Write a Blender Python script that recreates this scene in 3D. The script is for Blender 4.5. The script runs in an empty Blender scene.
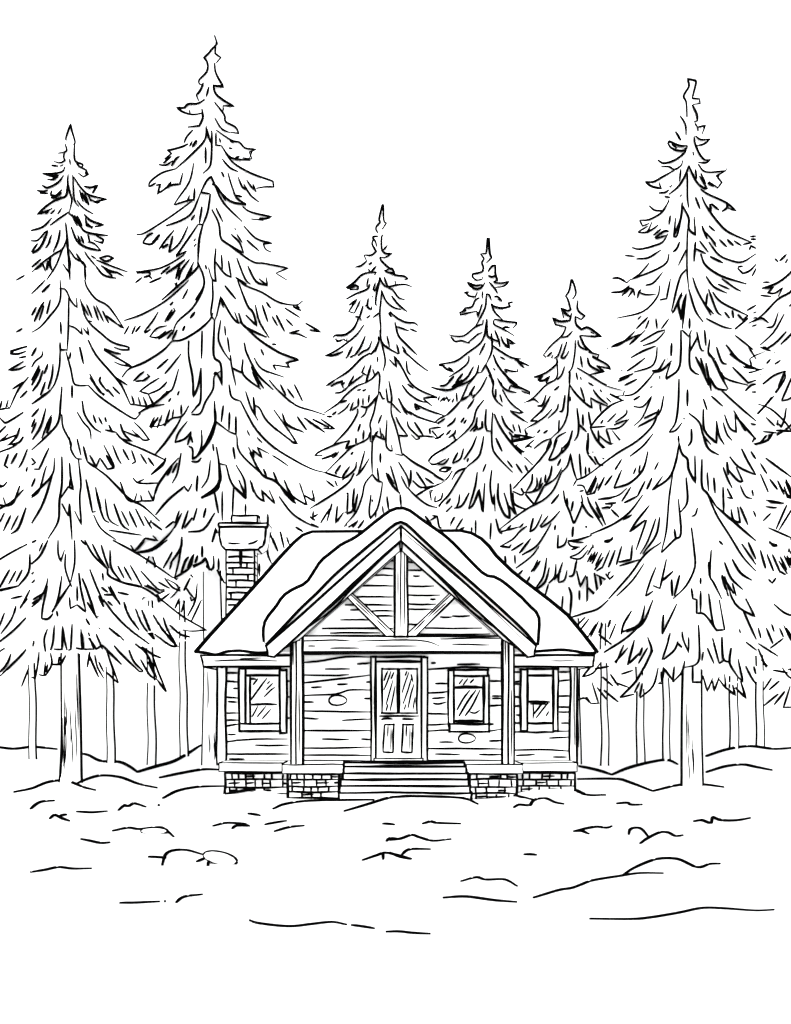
import bpy, math, random
from mathutils import Vector
R = math.radians
F = 1500.0          # focal length in pixels of the 791-wide frame
CX, HY, EYE = 395.5, 700.0, 1.94
sc = bpy.context.scene
C = sc.collection

def P(px, py, Y):
    return Vector(((px - CX) * Y / F, Y, EYE + (HY - py) * Y / F))

# ------------------------------------------------------------------ materials
def mat(name, a, b, scale, rough=1.0, spec=0.0):
    m = bpy.data.materials.new(name); m.use_nodes = True
    nt = m.node_tree; bs = nt.nodes['Principled BSDF']
    bs.inputs['Roughness'].default_value = rough
    bs.inputs['Specular IOR Level'].default_value = spec
    tc = nt.nodes.new('ShaderNodeTexCoord'); nz = nt.nodes.new('ShaderNodeTexNoise')
    nz.inputs['Scale'].default_value = scale; nz.inputs['Detail'].default_value = 4
    cr = nt.nodes.new('ShaderNodeValToRGB')
    cr.color_ramp.elements[0].color = (*a, 1); cr.color_ramp.elements[1].color = (*b, 1)
    cr.color_ramp.elements[0].position = .35; cr.color_ramp.elements[1].position = .65
    nt.links.new(tc.outputs['Object'], nz.inputs['Vector'])
    nt.links.new(nz.outputs['Fac'], cr.inputs['Fac'])
    nt.links.new(cr.outputs['Color'], bs.inputs['Base Color'])
    return m
SNOW = mat('snow', (.88, .88, .885), (.91, .91, .91), 1.5)
WOOD = mat('white_painted_wood', (.86, .86, .855), (.9, .9, .895), 5)
STONE = mat('white_stone', (.85, .85, .85), (.89, .89, .89), 8)
BARK = mat('pale_bark', (.85, .85, .845), (.9, .9, .895), 6)
NEEDLE = mat('snowy_needles', (.87, .87, .875), (.91, .91, .91), 4)
GLASS = mat('milky_glass', (.86, .86, .865), (.9, .9, .9), 3, .35, .2)
INK = mat('black_ink', (.0005, .0005, .0005), (.001, .001, .001), 9)

# ------------------------------------------------------------------ mesh builder
class MB:
    def __init__(s, seed=0):
        s.v = []; s.f = []; s.m = []; s.rnd = random.Random(seed)
    def face(s, pts, m=0):
        b = len(s.v); s.v.extend([tuple(p) for p in pts])
        s.f.append(tuple(range(b, b + len(pts)))); s.m.append(m)
    def tube(s, pts, rad, sides=4, taper=(.35, .35), m=1):
        n = len(pts)
        if n < 2: return
        b = len(s.v)
        for i, p in enumerate(pts):
            t = pts[min(i + 1, n - 1)] - pts[max(i - 1, 0)]
            if t.length < 1e-9: t = Vector((0, 0, 1))
            t.normalize()
            up = Vector((0, 1, 0)) if abs(t.y) < .8 else Vector((0, 0, 1))
            a = t.cross(up).normalized(); c = t.cross(a)
            u = i / (n - 1); r = rad
            if u < .22 and taper[0] < 1: r *= taper[0] + (1 - taper[0]) * u / .22
            if u > .7 and taper[1] < 1: r *= taper[1] + (1 - taper[1]) * (1 - u) / .3
            for k in range(sides):
                an = 2 * math.pi * (k + .5) / sides
                q = p + (a * math.cos(an) + c * math.sin(an)) * r
                s.v.append((q.x, q.y, q.z))
        for i in range(n - 1):
            for k in range(sides):
                k2 = (k + 1) % sides
                s.f.append((b + i * sides + k, b + i * sides + k2, b + (i + 1) * sides + k2, b + (i + 1) * sides + k)); s.m.append(m)
        s.f.append(tuple(b + k for k in range(sides))); s.m.append(m)
        s.f.append(tuple(b + (n - 1) * sides + k for k in range(sides))); s.m.append(m)
    def line(s, a, b, rad, wob=.35, over=0, taper=(.8, .7)):
        """a hand-drawn straight stroke"""
        d = b - a; L = d.length
        if L < 1e-6: return
        n = max(2, min(8, int(L / .35) + 2)); dn = d / L
        o = Vector((s.rnd.uniform(-1, 1), 0, s.rnd.uniform(-1, 1)))
        pts = []
        for i in range(n + 1):
            t = i / n
            w = wob * rad * (math.sin(t * 5 + o.x * 9) + s.rnd.uniform(-.5, .5)) if 0 < i < n else 0
            pts.append(a + d * t + o * w + dn * (over if i == n else (-over if i == 0 else 0)))
        s.tube(pts, rad * s.rnd.uniform(.85, 1.12), 4, taper)
    def prism(s, poly, depth, rad=.038, back=True, inkfront=True):
        """poly: front-face 3-D points; extruded +depth away in Y; inked edges"""
        bk = [p + Vector((0, depth, 0)) for p in poly]
        s.face(poly); s.face(list(reversed(bk)))
        n = len(poly)
        for i in range(n):
            j = (i + 1) % n
            s.face([poly[i], bk[i], bk[j], poly[j]])
            if inkfront: s.line(poly[i], poly[j], rad)
            if back: s.line(bk[i], bk[j], rad)
            if back: s.line(poly[i], bk[i], rad)
    def build(s, name, material, parent=None, smooth=False):
        me = bpy.data.meshes.new(name); me.from_pydata(s.v, [], s.f)
        me.materials.append(material); me.materials.append(INK)
        me.polygons.foreach_set('material_index', s.m); me.update()
        o = bpy.data.objects.new(name, me); C.objects.link(o)
        if parent:
            o.parent = parent
            me.transform(__import__('mathutils').Matrix.Translation(-Vector(parent_origin(parent))))
        return o
def parent_origin(p):
    v = Vector((0, 0, 0))
    while p: v += p.location; p = p.parent
    return v

def smooth(pts, k=5):
    """Catmull-Rom"""
    if len(pts) < 3: 
        return [pts[0].lerp(pts[-1], i / k) for i in range(k + 1)]
    out = []; q = [2 * pts[0] - pts[1]] + pts + [2 * pts[-1] - pts[-2]]
    for i in range(1, len(q) - 2):
        for j in range(k):
            t = j / k
            out.append(.5 * ((2 * q[i]) + (q[i + 1] - q[i - 1]) * t + (2 * q[i - 1] - 5 * q[i] + 4 * q[i + 1] - q[i + 2]) * t * t + (3 * q[i] - q[i - 1] - 3 * q[i + 1] + q[i + 2]) * t ** 3))
    out.append(pts[-1]); return out

def tag(o, label=None, cat=None, group=None, kind=None):
    if label: o['label'] = label
    if cat: o['category'] = cat
    if group: o['group'] = group
    if kind: o['kind'] = kind
    return o
def empty(name, loc):
    o = bpy.data.objects.new(name, None); C.objects.link(o); o.location = loc; return o

# ------------------------------------------------------------------ ground
def sst(a, b, x):
    t = max(0, min(1, (x - a) / (b - a))); return t * t * (3 - 2 * t)
BUMPS = [(.1, 25.75, 1.5, .08), (2.85, 27.9, .75, .17), (-2.62, 27.9, .5, .14), (.15, 26.0, 1.9, .10), (-6.8, 31, 1.3, .10), (6.7, 33, 1.4, .08), (-3.1, 25.3, 1.6, .05), (3.4, 25.6, 1.5, .05), (0, 24.6, 2.2, .06),
         (-5.0, 23, 1.1, .08), (5.2, 23.5, 1.0, .07), (-3.6, 18.4, 1.0, .07), (2.6, 17.6, 1.6, .09), (-1.0, 20.2, 1.1, .06), (.5, 14.5, 1.2, .05)]
def gz(x, y):
    z = .10 * sst(22, 27.5, y) + .25 * sst(29.5, 37, y) + .8 * sst(60, 160, y)
    z += .035 * math.sin(x * .83 + 1.3) * math.sin(y * .61 + .4) * sst(300, 80, abs(y) + abs(x))
    for bx, by, s, h in BUMPS:
        d = ((x - bx) ** 2 + ((y - by) * 1.2) ** 2) / (s * s)
        if d < 9: z += h * math.exp(-d)
    return z
def ghit(px, py):
    Y = 6.0
    dx = (px - CX) / F; dz = (HY - py) / F
    while Y < 260:
        if EYE + dz * Y <= gz(dx * Y, Y): break
        Y += .15
    lo, hi = Y - .15, Y
    for _ in range(8):
        m = (lo + hi) / 2
        if EYE + dz * m <= gz(dx * m, m): hi = m
        else: lo = m
    return P(px, py, hi)
xs = sorted(set([-900, -500, -300, -180, -110, -70, -48, -34] + [i * .5 for i in range(-52, 53)] + [34, 48, 70, 110, 180, 300, 500, 900]))
ys = sorted(set([-300, -120, -50, -20, -8] + [i * .4 for i in range(-10, 140)] + [60, 66, 74, 85, 100, 120, 150, 200, 300, 500, 900, 1500]))
g = MB(1)
for y in ys:
    for x in xs: g.v.append((x, y, gz(x, y)))
W = len(xs)
for j in range(len(ys) - 1):
    for i in range(W - 1):
        g.f.append((j * W + i, j * W + i + 1, (j + 1) * W + i + 1, (j + 1) * W + i)); g.m.append(0)
def A(ox, oy, s, *p): return [(ox + a / s, oy + b / s) for a, b in p]
a7 = lambda *p: A(20, 740, 2.082, *p)
a8 = lambda *p: A(390, 740, 2.082, *p)
LINES = [
 [(-12, 746), (12, 750), (31, 748), (45, 749), (57, 750)],
 [(77, 754), (88.5, 756), (101, 762), (119, 763), (129, 767), (137.5, 773)],
 [(137.5, 773), (154.5, 768), (172, 763), (187.5, 754.5), (199, 747), (206, 745)],
 [(159.6, 778.6), (182.4, 774), (203, 770.5), (219, 770.5)],
 [(163, 799), (177, 792), (198, 788), (224, 787)],
 [(14, 793), (31.4, 789.5), (45, 784), (58, 781.6), (71, 783), (83.5, 788), (95.6, 791)],
 [(78, 783.7), (91, 778.6), (104, 776.5), (121.5, 778.6), (139, 785), (157, 788.7)],
 [(473.5, 796), (495.7, 795), (515, 797), (533, 800.5)],
 [(517, 788), (537.5, 785.5), (557, 788), (575, 791), (587.5, 796), (605.6, 796)],
 [(225, 795), (247, 791), (270, 788), (287, 791)],
 [(579, 767), (597, 771), (612, 775.6)], [(612, 775.6), (626, 769.7), (645, 764.4), (663.5, 761), (671.5, 762), (677.6, 765)],
 [(577, 780), (616, 780), (629, 783), (653, 792)], [(653, 792), (679.5, 786), (703, 785.6), (724, 788)],
 [(706.5, 757), (724.6, 751), (743, 747.7), (756, 747.7), (775, 750), (800, 748)],
 [(706.5, 773), (724.6, 767.6), (743, 765.7), (756, 768), (772, 771)],
 a7((22,145),(40,132),(72,128)), a7((62,165),(72,158),(88,165),(103,170)), a7((82,160),(97,157)), a7((118,151),(150,153),(182,150)),
 a7((205,148),(217,138),(225,140),(238,134),(262,141)), a7((287,138),(291,138)),
 a7((193,191),(225,185),(250,188),(290,184),(305,190),(320,203)),
 a7((127,208),(150,213),(170,217),(187,215)), a7((402,181),(430,175),(465,177),(478,181)), a7((442,186),(450,181),(475,181)),
 a7((475,155),(500,159)), a7((510,178),(555,170)), a7((530,192),(560,184),(592,180)),
 a7((527,145),(550,136),(600,129),(680,127),(738,126)), a7((675,150),(720,137),(765,123),(791,120),(820,119)),
 a8((15,120),(40,119),(120,121),(160,125),(183,135)),
 a7((755,176),(780,178)), a7((763,212),(770,207),(791,208)), a8((0,210),(20,208),(45,200),(65,206),(90,212),(127,208)),
 a7((266,245),(305,247)), a7((296,262),(303,240),(320,232),(350,232),(380,240)), a7((368,255),(385,248)), a7((391,263),(393,254)),
 a7((22,277),(50,273),(80,267),(110,270),(150,269)), a7((207,341),(240,341),(292,338)), a7((300,338),(304,338)),
 a7((325,340),(340,329),(380,323)), a7((478,377),(500,384),(560,390),(610,385),(650,381),(680,386)), a7((690,387),(738,394)),
 a7((761,401),(791,401),(820,404),(855,405)), a7((713,252),(740,243),(760,237),(791,243),(815,249)), a7((756,237),(756,250)),
 a8((0,236),(20,245),(43,250)), a8((25,240),(40,230),(85,229)), a8((68,176),(85,172),(100,175),(148,176)),
 a8((258,142),(268,137),(290,138),(300,127),(325,124),(345,132),(362,135)), a8((472,134),(495,133),(503,137),(525,136)),
 a8((383,192),(410,186),(430,183),(450,185),(462,181)), a8((383,192),(400,192),(414,197)),
 a8((497,198),(500,188),(512,185),(525,188),(538,203)), a8((521,217),(535,207),(560,195),(580,195),(595,202),(610,200)),
 a8((632,171),(650,169),(668,175),(672,163),(690,169),(720,169),(750,164)), a8((279,240),(305,241)),
 a8((299,330),(350,315),(380,310),(420,295),(480,285),(520,279),(570,279)), a8((482,285),(510,267),(555,250),(600,250),(640,267),(665,260),(688,259)),
 a8((148,296),(180,288),(200,293),(240,293),(265,306)), a8((110,330),(160,328),(220,336),(265,339)),
 a8((415,374),(500,375),(540,372),(600,362),(650,352),(700,353),(760,357),(800,355)),
]
for ln in LINES:
    v = smooth([Vector((a, b, 0)) for a, b in ln], 5)
    pts = [ghit(q.x, q.y) for q in v]
    if len(pts) < 2: continue
    Y = sum(p.y for p in pts) / len(pts)
    rad = 1.85 * Y / F
    # radius follows the depth of each point: split into the shared tube with mean radius
    g.tube([p + Vector((0, 0, rad * .5)) for p in pts], rad, 6, (.7, .6))
ground = g.build('ground', SNOW); tag(ground, 'smooth white snow covered clearing with drifted mounds', 'ground', kind='structure')
for p in ground.data.polygons: p.use_smooth = True

def stone(px, py, rx, ry, tilt, label):
    c = ghit(px, py + ry); Y = c.y; k = Y / F
    o = empty('snowy_stone', c) if False else None
    b = MB(int(px)); n = 18; rings = 6
    rng = [1 + .06 * math.sin(i * 2.1) for i in range(n)]
    def q(i, j):
        a = 2 * math.pi * i / n; e = math.pi * j / rings - math.pi / 2
        x = rx * k * math.cos(e) * math.cos(a); y = rx * k * .7 * math.cos(e) * math.sin(a); z = ry * k * math.sin(e)
        return c + Vector((x * rng[i % n], y + .1, z + ry * k + math.tan(tilt) * x))
    for i in range(n):
        for j in range(rings): b.face([q(i, j), q(i + 1, j), q(i + 1, j + 1), q(i, j + 1)])
    loop = []
    for i in range(29):
        a = 2 * math.pi * i / 28
        x = rx * k * math.cos(a); z = ry * k * math.sin(a)
        loop.append(c + Vector((x * 1.01, .1 - .01, z * 1.01 + ry * k + math.tan(tilt) * x)))
    b.tube(loop, 1.6 * k, 5, (1, 1))
    return tag(b.build('snowy_stone', SNOW), label, 'stone', 'snow covered stones lying in the clearing')
stone(219.5, 859, 16.5, 6, R(-11), 'oval stone lying beside a short snow mound, the larger one left of the cabin steps')
stone(153.5, 831.5, 13, 2.8, 0, 'flat narrow snow covered stone in a drift below the left trees')

# ------------------------------------------------------------------ trees
def trunk(b, base, z1, r0, r1, k, rnd, bark=6, wob=.9):
    n = 26; S = 12
    def c(i):
        t = i / n
        return base + Vector((k * wob * (math.sin(t * 6 + 1) + .5 * math.sin(t * 24 + z1 * 3)), 0, -.3 + (z1 + .3) * t))
    def rr(i):
        t = i / n; return (r0 + (r1 - r0) * t ** 1.6) * (1 + (.28 if bark > 12 else .1) * math.exp(-t * 22))
    def pt(i, a, e=0): return c(i) + Vector(((rr(i) + e) * math.sin(a), -(rr(i) + e) * math.cos(a), 0))
    for i in range(n):
        for s in range(S):
            a0, a1 = 2 * math.pi * s / S, 2 * math.pi * (s + 1) / S
            b.face([pt(i, a0), pt(i, a1), pt(i + 1, a1), pt(i + 1, a0)])
    for a in (R(90), R(-90), R(180)):
        b.tube(smooth([pt(i, a, .2 * k) for i in range(n + 1)], 2), (1.95 if r0 / k > 8.5 and k < .023 else 1.4) * k, 5, (1, .8))
    for _ in range(bark):
        a = R(rnd.uniform(-60, 60)) if rnd.random() < .7 else R(rnd.uniform(90, 270))
        lo = rnd.uniform(.1, .5) if rnd.random() < .7 else rnd.uniform(.3, z1 * .12)
        ln = rnd.uniform(.4, 1.2)
        pts = []
        for j in range(6):
            zz = lo + ln * j / 5; i = (zz + .3) / (z1 + .3) * n
            pts.append(pt(i, a + R(3) * math.sin(j), 0))
        b.tube(pts, .85 * k, 4, (.4, .5))

# ---- strokes of needle clumps: (tree, x offset, y offset, scale, polylines)
INKS = []
def T(tree_, ox, oy, s, txt, y0=0, y1=2000):
    for ln in txt.replace('\n', ';').split(';'):
        n = [float(q) for q in ln.split()]
        if len(n) >= 4 and y0 <= oy + sum(n[1::2]) / len(n[1::2]) / s < y1: INKS.append((tree_, [(ox + n[i] / s, oy + n[i + 1] / s) for i in range(0, len(n) - 1, 2)]))
T('A', 20, 20, 3.94, """183 472 180 468 190 435 200 410 206 440 217 480 210 492;178 488 184 510 176 520 150 525;176 520 172 540 178 552 160 562 134 558
125 573 150 576;158 577 172 570;215 485 214 540 222 558 245 568 248 575 238 582;222 558 232 575 262 592 258 604 270 608 250 618 228 602
90 605 125 605 165 598 178 578;90 605 125 615 150 612 130 628 108 628;196 548 198 570;88 652 110 660 150 640 172 612;88 652 100 655
68 672 90 675 110 672;78 682 110 684;125 672 120 690 140 690;122 700 140 695 165 668;128 704 150 690 165 680
190 608 188 640 200 690 204 712 194 757;188 640 182 690 160 702 140 705;208 610 212 690 220 720 232 735
212 618 240 660 275 690 342 706;252 655 280 660 305 652 290 675 285 682;342 706 300 715 310 720 298 718 275 705;270 690 280 715;255 685 272 730;245 680 262 722;235 670 248 715
172 700 130 715 95 740 70 765 100 755 128 742;100 765 115 750;120 765 140 745;148 765 165 740;225 710 250 740 290 765
43 830 90 815 125 780;118 810 150 785 190 758 230 795;205 765 225 810;215 768 238 815;225 770 245 810
252 765 280 790 330 808 295 815;258 780 262 810 290 815;265 800 285 822;230 795 260 835 348 850;300 850 330 865 325 880 290 868
43 870 70 868 95 840 110 828;48 920 80 895 110 832;45 915 70 880;110 885 125 845;100 900 120 870;158 825 150 870 130 915
180 798 186 860 190 920 197 960 190 992 168 960;186 855 168 900 130 925 90 955 45 995
202 815 225 870 260 895 320 910;240 850 252 880;268 845 275 875;228 848 240 885;320 910 290 880 265 875
168 900 140 970 105 1024;120 930 118 960 125 985;195 905 220 940 250 955 262 975;222 920 255 970
255 912 270 935 300 970;300 970 330 1005 380 1018;320 968 350 985 380 995 345 992;330 975 365 1010;280 928 300 940;312 938 345 930 368 938 340 950 312 938
300 945 350 965 425 993;375 990 410 1010;190 920 197 1024;255 970 258 1024;45 975 85 940;60 985 90 960 100 990;110 950 105 985""")
T('A', 20, 280, 3.94, """158 0 160 60 150 100 115 145 80 185 45 207;155 35 180 38 200 80 225 110 222 70;192 70 190 200 185 280;255 0 265 30 300 75 350 105 410 190
238 75 260 150 285 165;240 85 270 140;262 95 285 150;290 100 310 160;300 100 330 165;325 120 350 170;340 140 385 175;385 175 410 190
250 130 275 170 320 210 365 245 430 265 430 275 400 275 370 265;330 270 370 285 400 292;330 275 380 305 440 340 400 335 370 322
195 180 220 190 245 215 240 185;250 190 272 218 265 185;45 55 80 20 100 0;85 50 120 15;45 140 65 105;55 165 80 110 95 85;75 160 95 100;105 135 120 75
160 165 162 215;158 245 158 275 182 275;158 275 155 340 140 400 120 435;45 300 65 265;45 345 60 320 85 300 90 280;45 395 70 350 75 335;45 415 80 350
48 440 75 400 90 355;80 455 100 400;110 430 125 380 130 330;95 370 110 330;120 435 80 465 45 490;182 285 200 350 212 405 235 415 270 415;200 285 195 310;235 262 250 330
268 235 300 295 360 365 400 415 435 490;275 370 310 435 335 450;275 385 330 455;318 380 315 400 345 440;345 430 370 460;365 420 395 450;380 385 425 415
270 415 310 455 380 505 445 545 462 540 475 525;435 490 450 490 440 455;450 490 475 495 465 460;475 495 500 498 485 460;500 498 525 490 505 450;205 415 205 465
165 420 160 480 150 560 110 610 45 670;165 530 170 580 200 640 200 665 220 700 245 705;45 540 75 505;45 580 60 545;45 605 65 560;48 630 80 580 102 505;85 625 110 560 125 530;105 605 125 540
225 520 250 560 275 590 280 630;245 475 255 530 290 580 320 600;288 530 300 565;310 540 325 570;335 540 340 560;335 590 380 600;350 570 365 600;395 565 410 605 440 635
380 600 400 625 445 635;410 595 470 620 440 590;450 560 480 590 510 630 485 630 460 605;380 605 420 640 480 665 575 710
195 620 200 660;225 625 240 690;250 655 265 715;275 690 300 735;300 735 315 700 345 745 370 740 365 720 330 650;340 690 365 735;365 650 385 700 400 725;405 665 430 710
440 670 455 715 440 725;475 685 500 725;505 700 530 735;265 715 300 740;300 740 340 770 380 810 430 860 490 895 550 950
45 700 60 720 45 730;45 815 60 780;55 745 75 745 100 690 115 660;45 858 75 830 95 760 105 730;45 850 90 810 130 760 135 700;45 960 90 880 130 760
165 695 165 800 155 870 150 950 110 1020;195 720 200 780 210 825 190 815 160 860;200 780 195 815;230 705 240 800 235 860 242 965 215 910;165 880 190 930;190 930 195 880 200 950 205 1024
395 795 420 860 450 875 460 840;450 875 480 870 475 845;480 870 525 870 505 830;525 870 530 845;445 780 470 800 545 800;465 795 490 785;575 710 545 740 515 768
260 785 275 860 285 915 298 912;298 815 310 880 330 940 350 955;298 820 320 900;335 860 350 940 390 970;370 880 400 960 430 985;400 910 430 970;430 910 460 975
455 900 490 970;490 930 520 980;520 955 560 985;290 925 320 980 380 1024;350 985 480 1005""")
T('A', 20, 540, 3.94, """45 10 65 0;75 45 90 10;45 95 80 60 110 0;150 0 150 50 160 85 175 40;215 0 215 90 200 165;180 55 178 110 195 165 205 185
240 0 260 20;255 0 290 60 345 115;285 15 310 65 345 115;320 20 335 70 350 110;355 40 360 110 400 165;345 115 350 140 400 165 470 185;365 0 440 40 520 90 605 150
385 100 410 150;410 105 440 160;435 100 480 180;475 120 540 190 570 195;490 180 530 195 545 210;500 175 550 210 570 200;545 165 590 190;570 150 600 185 630 200 615 175 580 155
45 265 75 235 100 190 110 150;45 250 85 230;50 235 100 205;85 310 90 260 108 180;85 310 110 310 130 290;130 280 150 230 165 140;125 285 160 230 200 170;145 280 148 300
45 170 60 155;45 135 55 125;232 130 240 195 260 280;195 225 198 270 225 255;225 240 225 180;225 255 260 285;245 150 265 200 300 305 310 300;275 115 300 180 330 245;265 245 305 310;310 220 330 265
325 130 328 160;320 185 345 205;330 215 365 215 345 180;365 215 395 250;355 180 380 230 395 255;385 205 430 215;345 240 365 258;330 235 370 290 430 350 510 410
410 250 430 300 470 355;455 270 480 330 525 390;480 275 510 350 530 390;410 245 420 280;525 295 560 350 620 420 590 415 530 370;565 305 580 350 620 420;590 335 630 370 670 382 630 375
400 165 480 185 550 230 640 300 735 355 680 360 640 355;350 345 410 395;260 310 275 335;305 340 315 350;50 420 55 395;100 440 95 390 108 350;120 435 130 400 135 335;135 430 165 430 168 340
190 435 200 430 205 330;185 435 175 390 170 345;220 425 245 430 240 350;250 430 270 430;250 430 245 370;270 365 290 430 250 430;300 370 325 430;325 415 300 430 270 385
45 540 60 545 70 490 75 440;75 530 95 535 100 480;100 535 125 490 120 445;100 520 110 490;120 490 160 490 180 455;155 460 150 490
325 415 400 490;265 500 275 440;270 450 290 495 310 540;295 455 305 500 330 545;310 480 330 520;340 430 360 490 388 562;340 520 388 565
370 415 400 450 470 518;430 435 450 480 485 515;470 518 485 518;455 410 500 450 540 545;475 470 510 530 540 550;505 480 535 540;520 450 545 520 578 598;555 465 520 450 480 420;575 598 540 550""")
T('B', 20, 280, 3.94, """410 160 480 135 570 85 640 25 665 0;725 0 720 40 680 110 620 165 600 215;410 215 430 180;440 215 455 180;455 205 475 180;488 205 520 165 545 125;490 210 515 195
510 225 540 190 580 180;515 225 545 225 575 200;545 232 600 195;580 232 605 200;600 235 620 195;570 165 600 115;580 160 610 120 605 110;590 100 605 85;640 75 662 35
600 240 640 235 700 200 745 160 760 130;640 200 650 180;670 150 690 125;600 240 560 280 490 325 430 350 400 385;445 400 470 375 490 360;455 400 490 395;480 400 510 380 500 370
540 350 585 310;570 370 600 335 635 290;470 440 510 410 550 385;475 440 510 450;505 450 550 430 580 400;510 460 525 490 570 455 600 430;550 470 580 440;575 440 600 430 625 350
665 240 665 300 680 380 683 460 700 420 713 345;718 200 715 310;713 345 712 470 695 500 675 525;675 530 710 525 730 480 760 430 765 380 788 360
465 525 510 500 570 490;510 580 530 540;515 585 545 540;540 585 560 530;570 575 590 510;600 540 605 510;635 530 635 490;665 495 640 535 600 545 565 570 515 580;585 480 595 465;620 455 628 435
530 690 580 630 620 570 640 530;610 640 625 600 660 555;610 640 650 625 675 595;660 650 675 600;680 640 670 610;665 655 680 665 680 705 700 690 715 650 715 590
715 670 740 630 770 550 765 490;675 715 700 715 715 700;520 765 560 730 575 700;545 800 590 740 625 700;580 770 600 730;600 760 620 720;635 680 620 760 600 800
530 845 545 805 580 755;535 920 570 880 610 840;575 880 600 850 650 810 665 830 680 810;700 770 695 830;715 820 740 780 750 710;715 860 770 830 785 800 780 700
570 980 610 940 600 970;615 985 625 920;620 985 650 940 655 920;640 975 680 920;670 950 690 905;710 910 730 870;715 920 760 880;665 990 710 985 750 960 765 930;765 840 780 880 785 920""", 0, 484)
T('B', 20, 540, 3.94, """435 20 450 45 490 5;455 50 520 40 580 0;565 110 590 65 600 45;590 115 600 80;610 145 625 85 640 0;605 150 640 130 670 105 685 55;635 130 650 85 665 65
690 90 700 60;660 110 680 60;680 100 710 90 730 70 740 90 735 105 755 120 765 85;717 30 717 65;550 240 590 210;645 200 670 150;610 270 628 230;635 285 650 240;660 300 690 240 698 170;675 320 715 235""")
T('B', 130, 480, 3.955, """100 138 150 80 215 25 230 45 245 15;265 0 265 45;280 70 320 45 345 20 350 0;335 50 350 130;365 45 365 160;410 30 405 140
405 20 460 70 430 0;475 0 500 60 530 85 520 40 575 95 550 40;480 10 490 50;580 0 620 60 655 95 630 40;610 0 640 60 700 100 670 10;690 60 730 85 720 40
180 165 195 120;140 190 170 165 185 170;175 190 205 130;205 195 230 120;230 205 290 195 335 130;250 160 265 110;290 150 300 110;215 190 245 150 255 155
30 285 90 270 150 220 180 180;20 280 60 230 110 240 90 220;285 305 285 260;250 345 285 325 300 310 315 355 330 345 330 300;350 355 350 310;345 355 375 410
325 245 340 190 345 210;205 225 200 270 160 330;590 65 640 130 700 170 745 188;545 135 550 200 585 280;565 230 585 282;595 205 610 270;620 225 630 255;540 215 545 290 560 330;512 330 512 380;655 185 685 205""", 483)
T('B', 120, 20, 3.595, """340 55 350 85 330 105 318 120 302 135 315 155 312 185 285 215 285 230 300 235;345 90 342 120 362 135 345 155;300 225 290 250 275 270 283 290
340 155 345 190 372 240 335 235 345 265 375 290 410 310 370 308 372 325;305 285 280 300 245 302 230 315 205 315 225 330 260 340 295 335;295 320 298 350 285 380 243 385;250 325 252 335
320 240 310 275;300 235 290 245;340 295 375 340 380 365 415 385 428 408 395 403;340 350 365 390 395 405;262 395 240 420 230 442;250 455 260 435;260 458 275 430;272 445 278 435
310 382 305 430 260 480 200 535;245 445 225 455 190 465 172 468 185 480 160 500;140 520 165 522 190 505;155 515 185 490;185 525 200 500 215 490
200 535 150 550 110 580 103 600;105 600 130 585;130 595 145 590 135 625 165 605;165 605 185 580;145 620 180 595 215 590 225 550;265 515 250 580 210 640 193 665;195 665 240 650 265 645;240 655 250 630;265 650 268 605
310 385 325 440;330 398 330 450 325 520 298 552;308 458 308 515;345 405 345 450 365 452;345 395 400 432 430 440 450 460 487 465 465 475 475 500 440 495;358 425 362 440;395 435 410 440;390 460 405 462;415 495 430 490
365 452 400 495 470 505;368 500 395 530 425 545;380 480 410 515 470 550 550 580 553 600 520 600 490 605;365 545 375 565;388 548 400 590 415 630;425 565 440 600 455 610;445 590 470 630 500 655;455 575 480 610;478 590 490 620
330 590 350 600 380 650;345 600 395 650 455 665;405 605 420 640 455 662;415 630 440 635;60 772 90 765 170 715 240 665 265 645;165 740 220 720 260 690 290 620
82 800 100 775 120 765;82 802 115 805 145 770;115 800 125 790 140 770;140 825 165 790 195 755;150 820 175 805;175 835 190 775;178 835 215 800 245 740;255 720 270 700
290 620 310 580 328 562 340 590 345 605;290 620 325 625;325 625 315 690 298 735 280 735;295 670 285 730;298 735 285 790 280 870;280 735 250 780 215 830 200 850 240 830;265 795 272 785;265 815 275 805
330 680 355 730 362 780 380 800 445 838;345 675 370 725;345 605 375 660 440 725;440 670 470 690 545 708 520 715 500 712 515 720 470 715;400 770 430 800 445 838;420 770 440 800
445 740 490 785 545 802 515 805 525 825 545 835;455 790 500 830;412 748 418 755;57 905 90 902 150 890 215 855 240 830;60 910 100 905 110 915;55 945 80 925;85 925 105 920 115 930;105 945 150 925
145 915 180 885;165 912 210 880 235 860;200 930 215 880;195 950 205 945 200 960;235 930 265 870;210 935 220 900 250 860;280 870 270 900 150 1007;280 870 300 920 300 960 270 1007;240 925 260 890
345 820 340 880 345 940 330 930 318 890;308 880 310 895;365 845 368 895;390 865 400 925;345 870 375 910 400 925;415 925 455 950;420 855 450 930 470 950;460 885 490 940 530 955;330 930 330 1007
380 800 420 830 480 870 520 875 605 892 560 910 600 935;500 930 530 955 525 925;415 930 445 1007;465 950 560 1005;225 990 245 960;390 970 410 1000;362 965 380 1000""", 0, 287)
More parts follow.
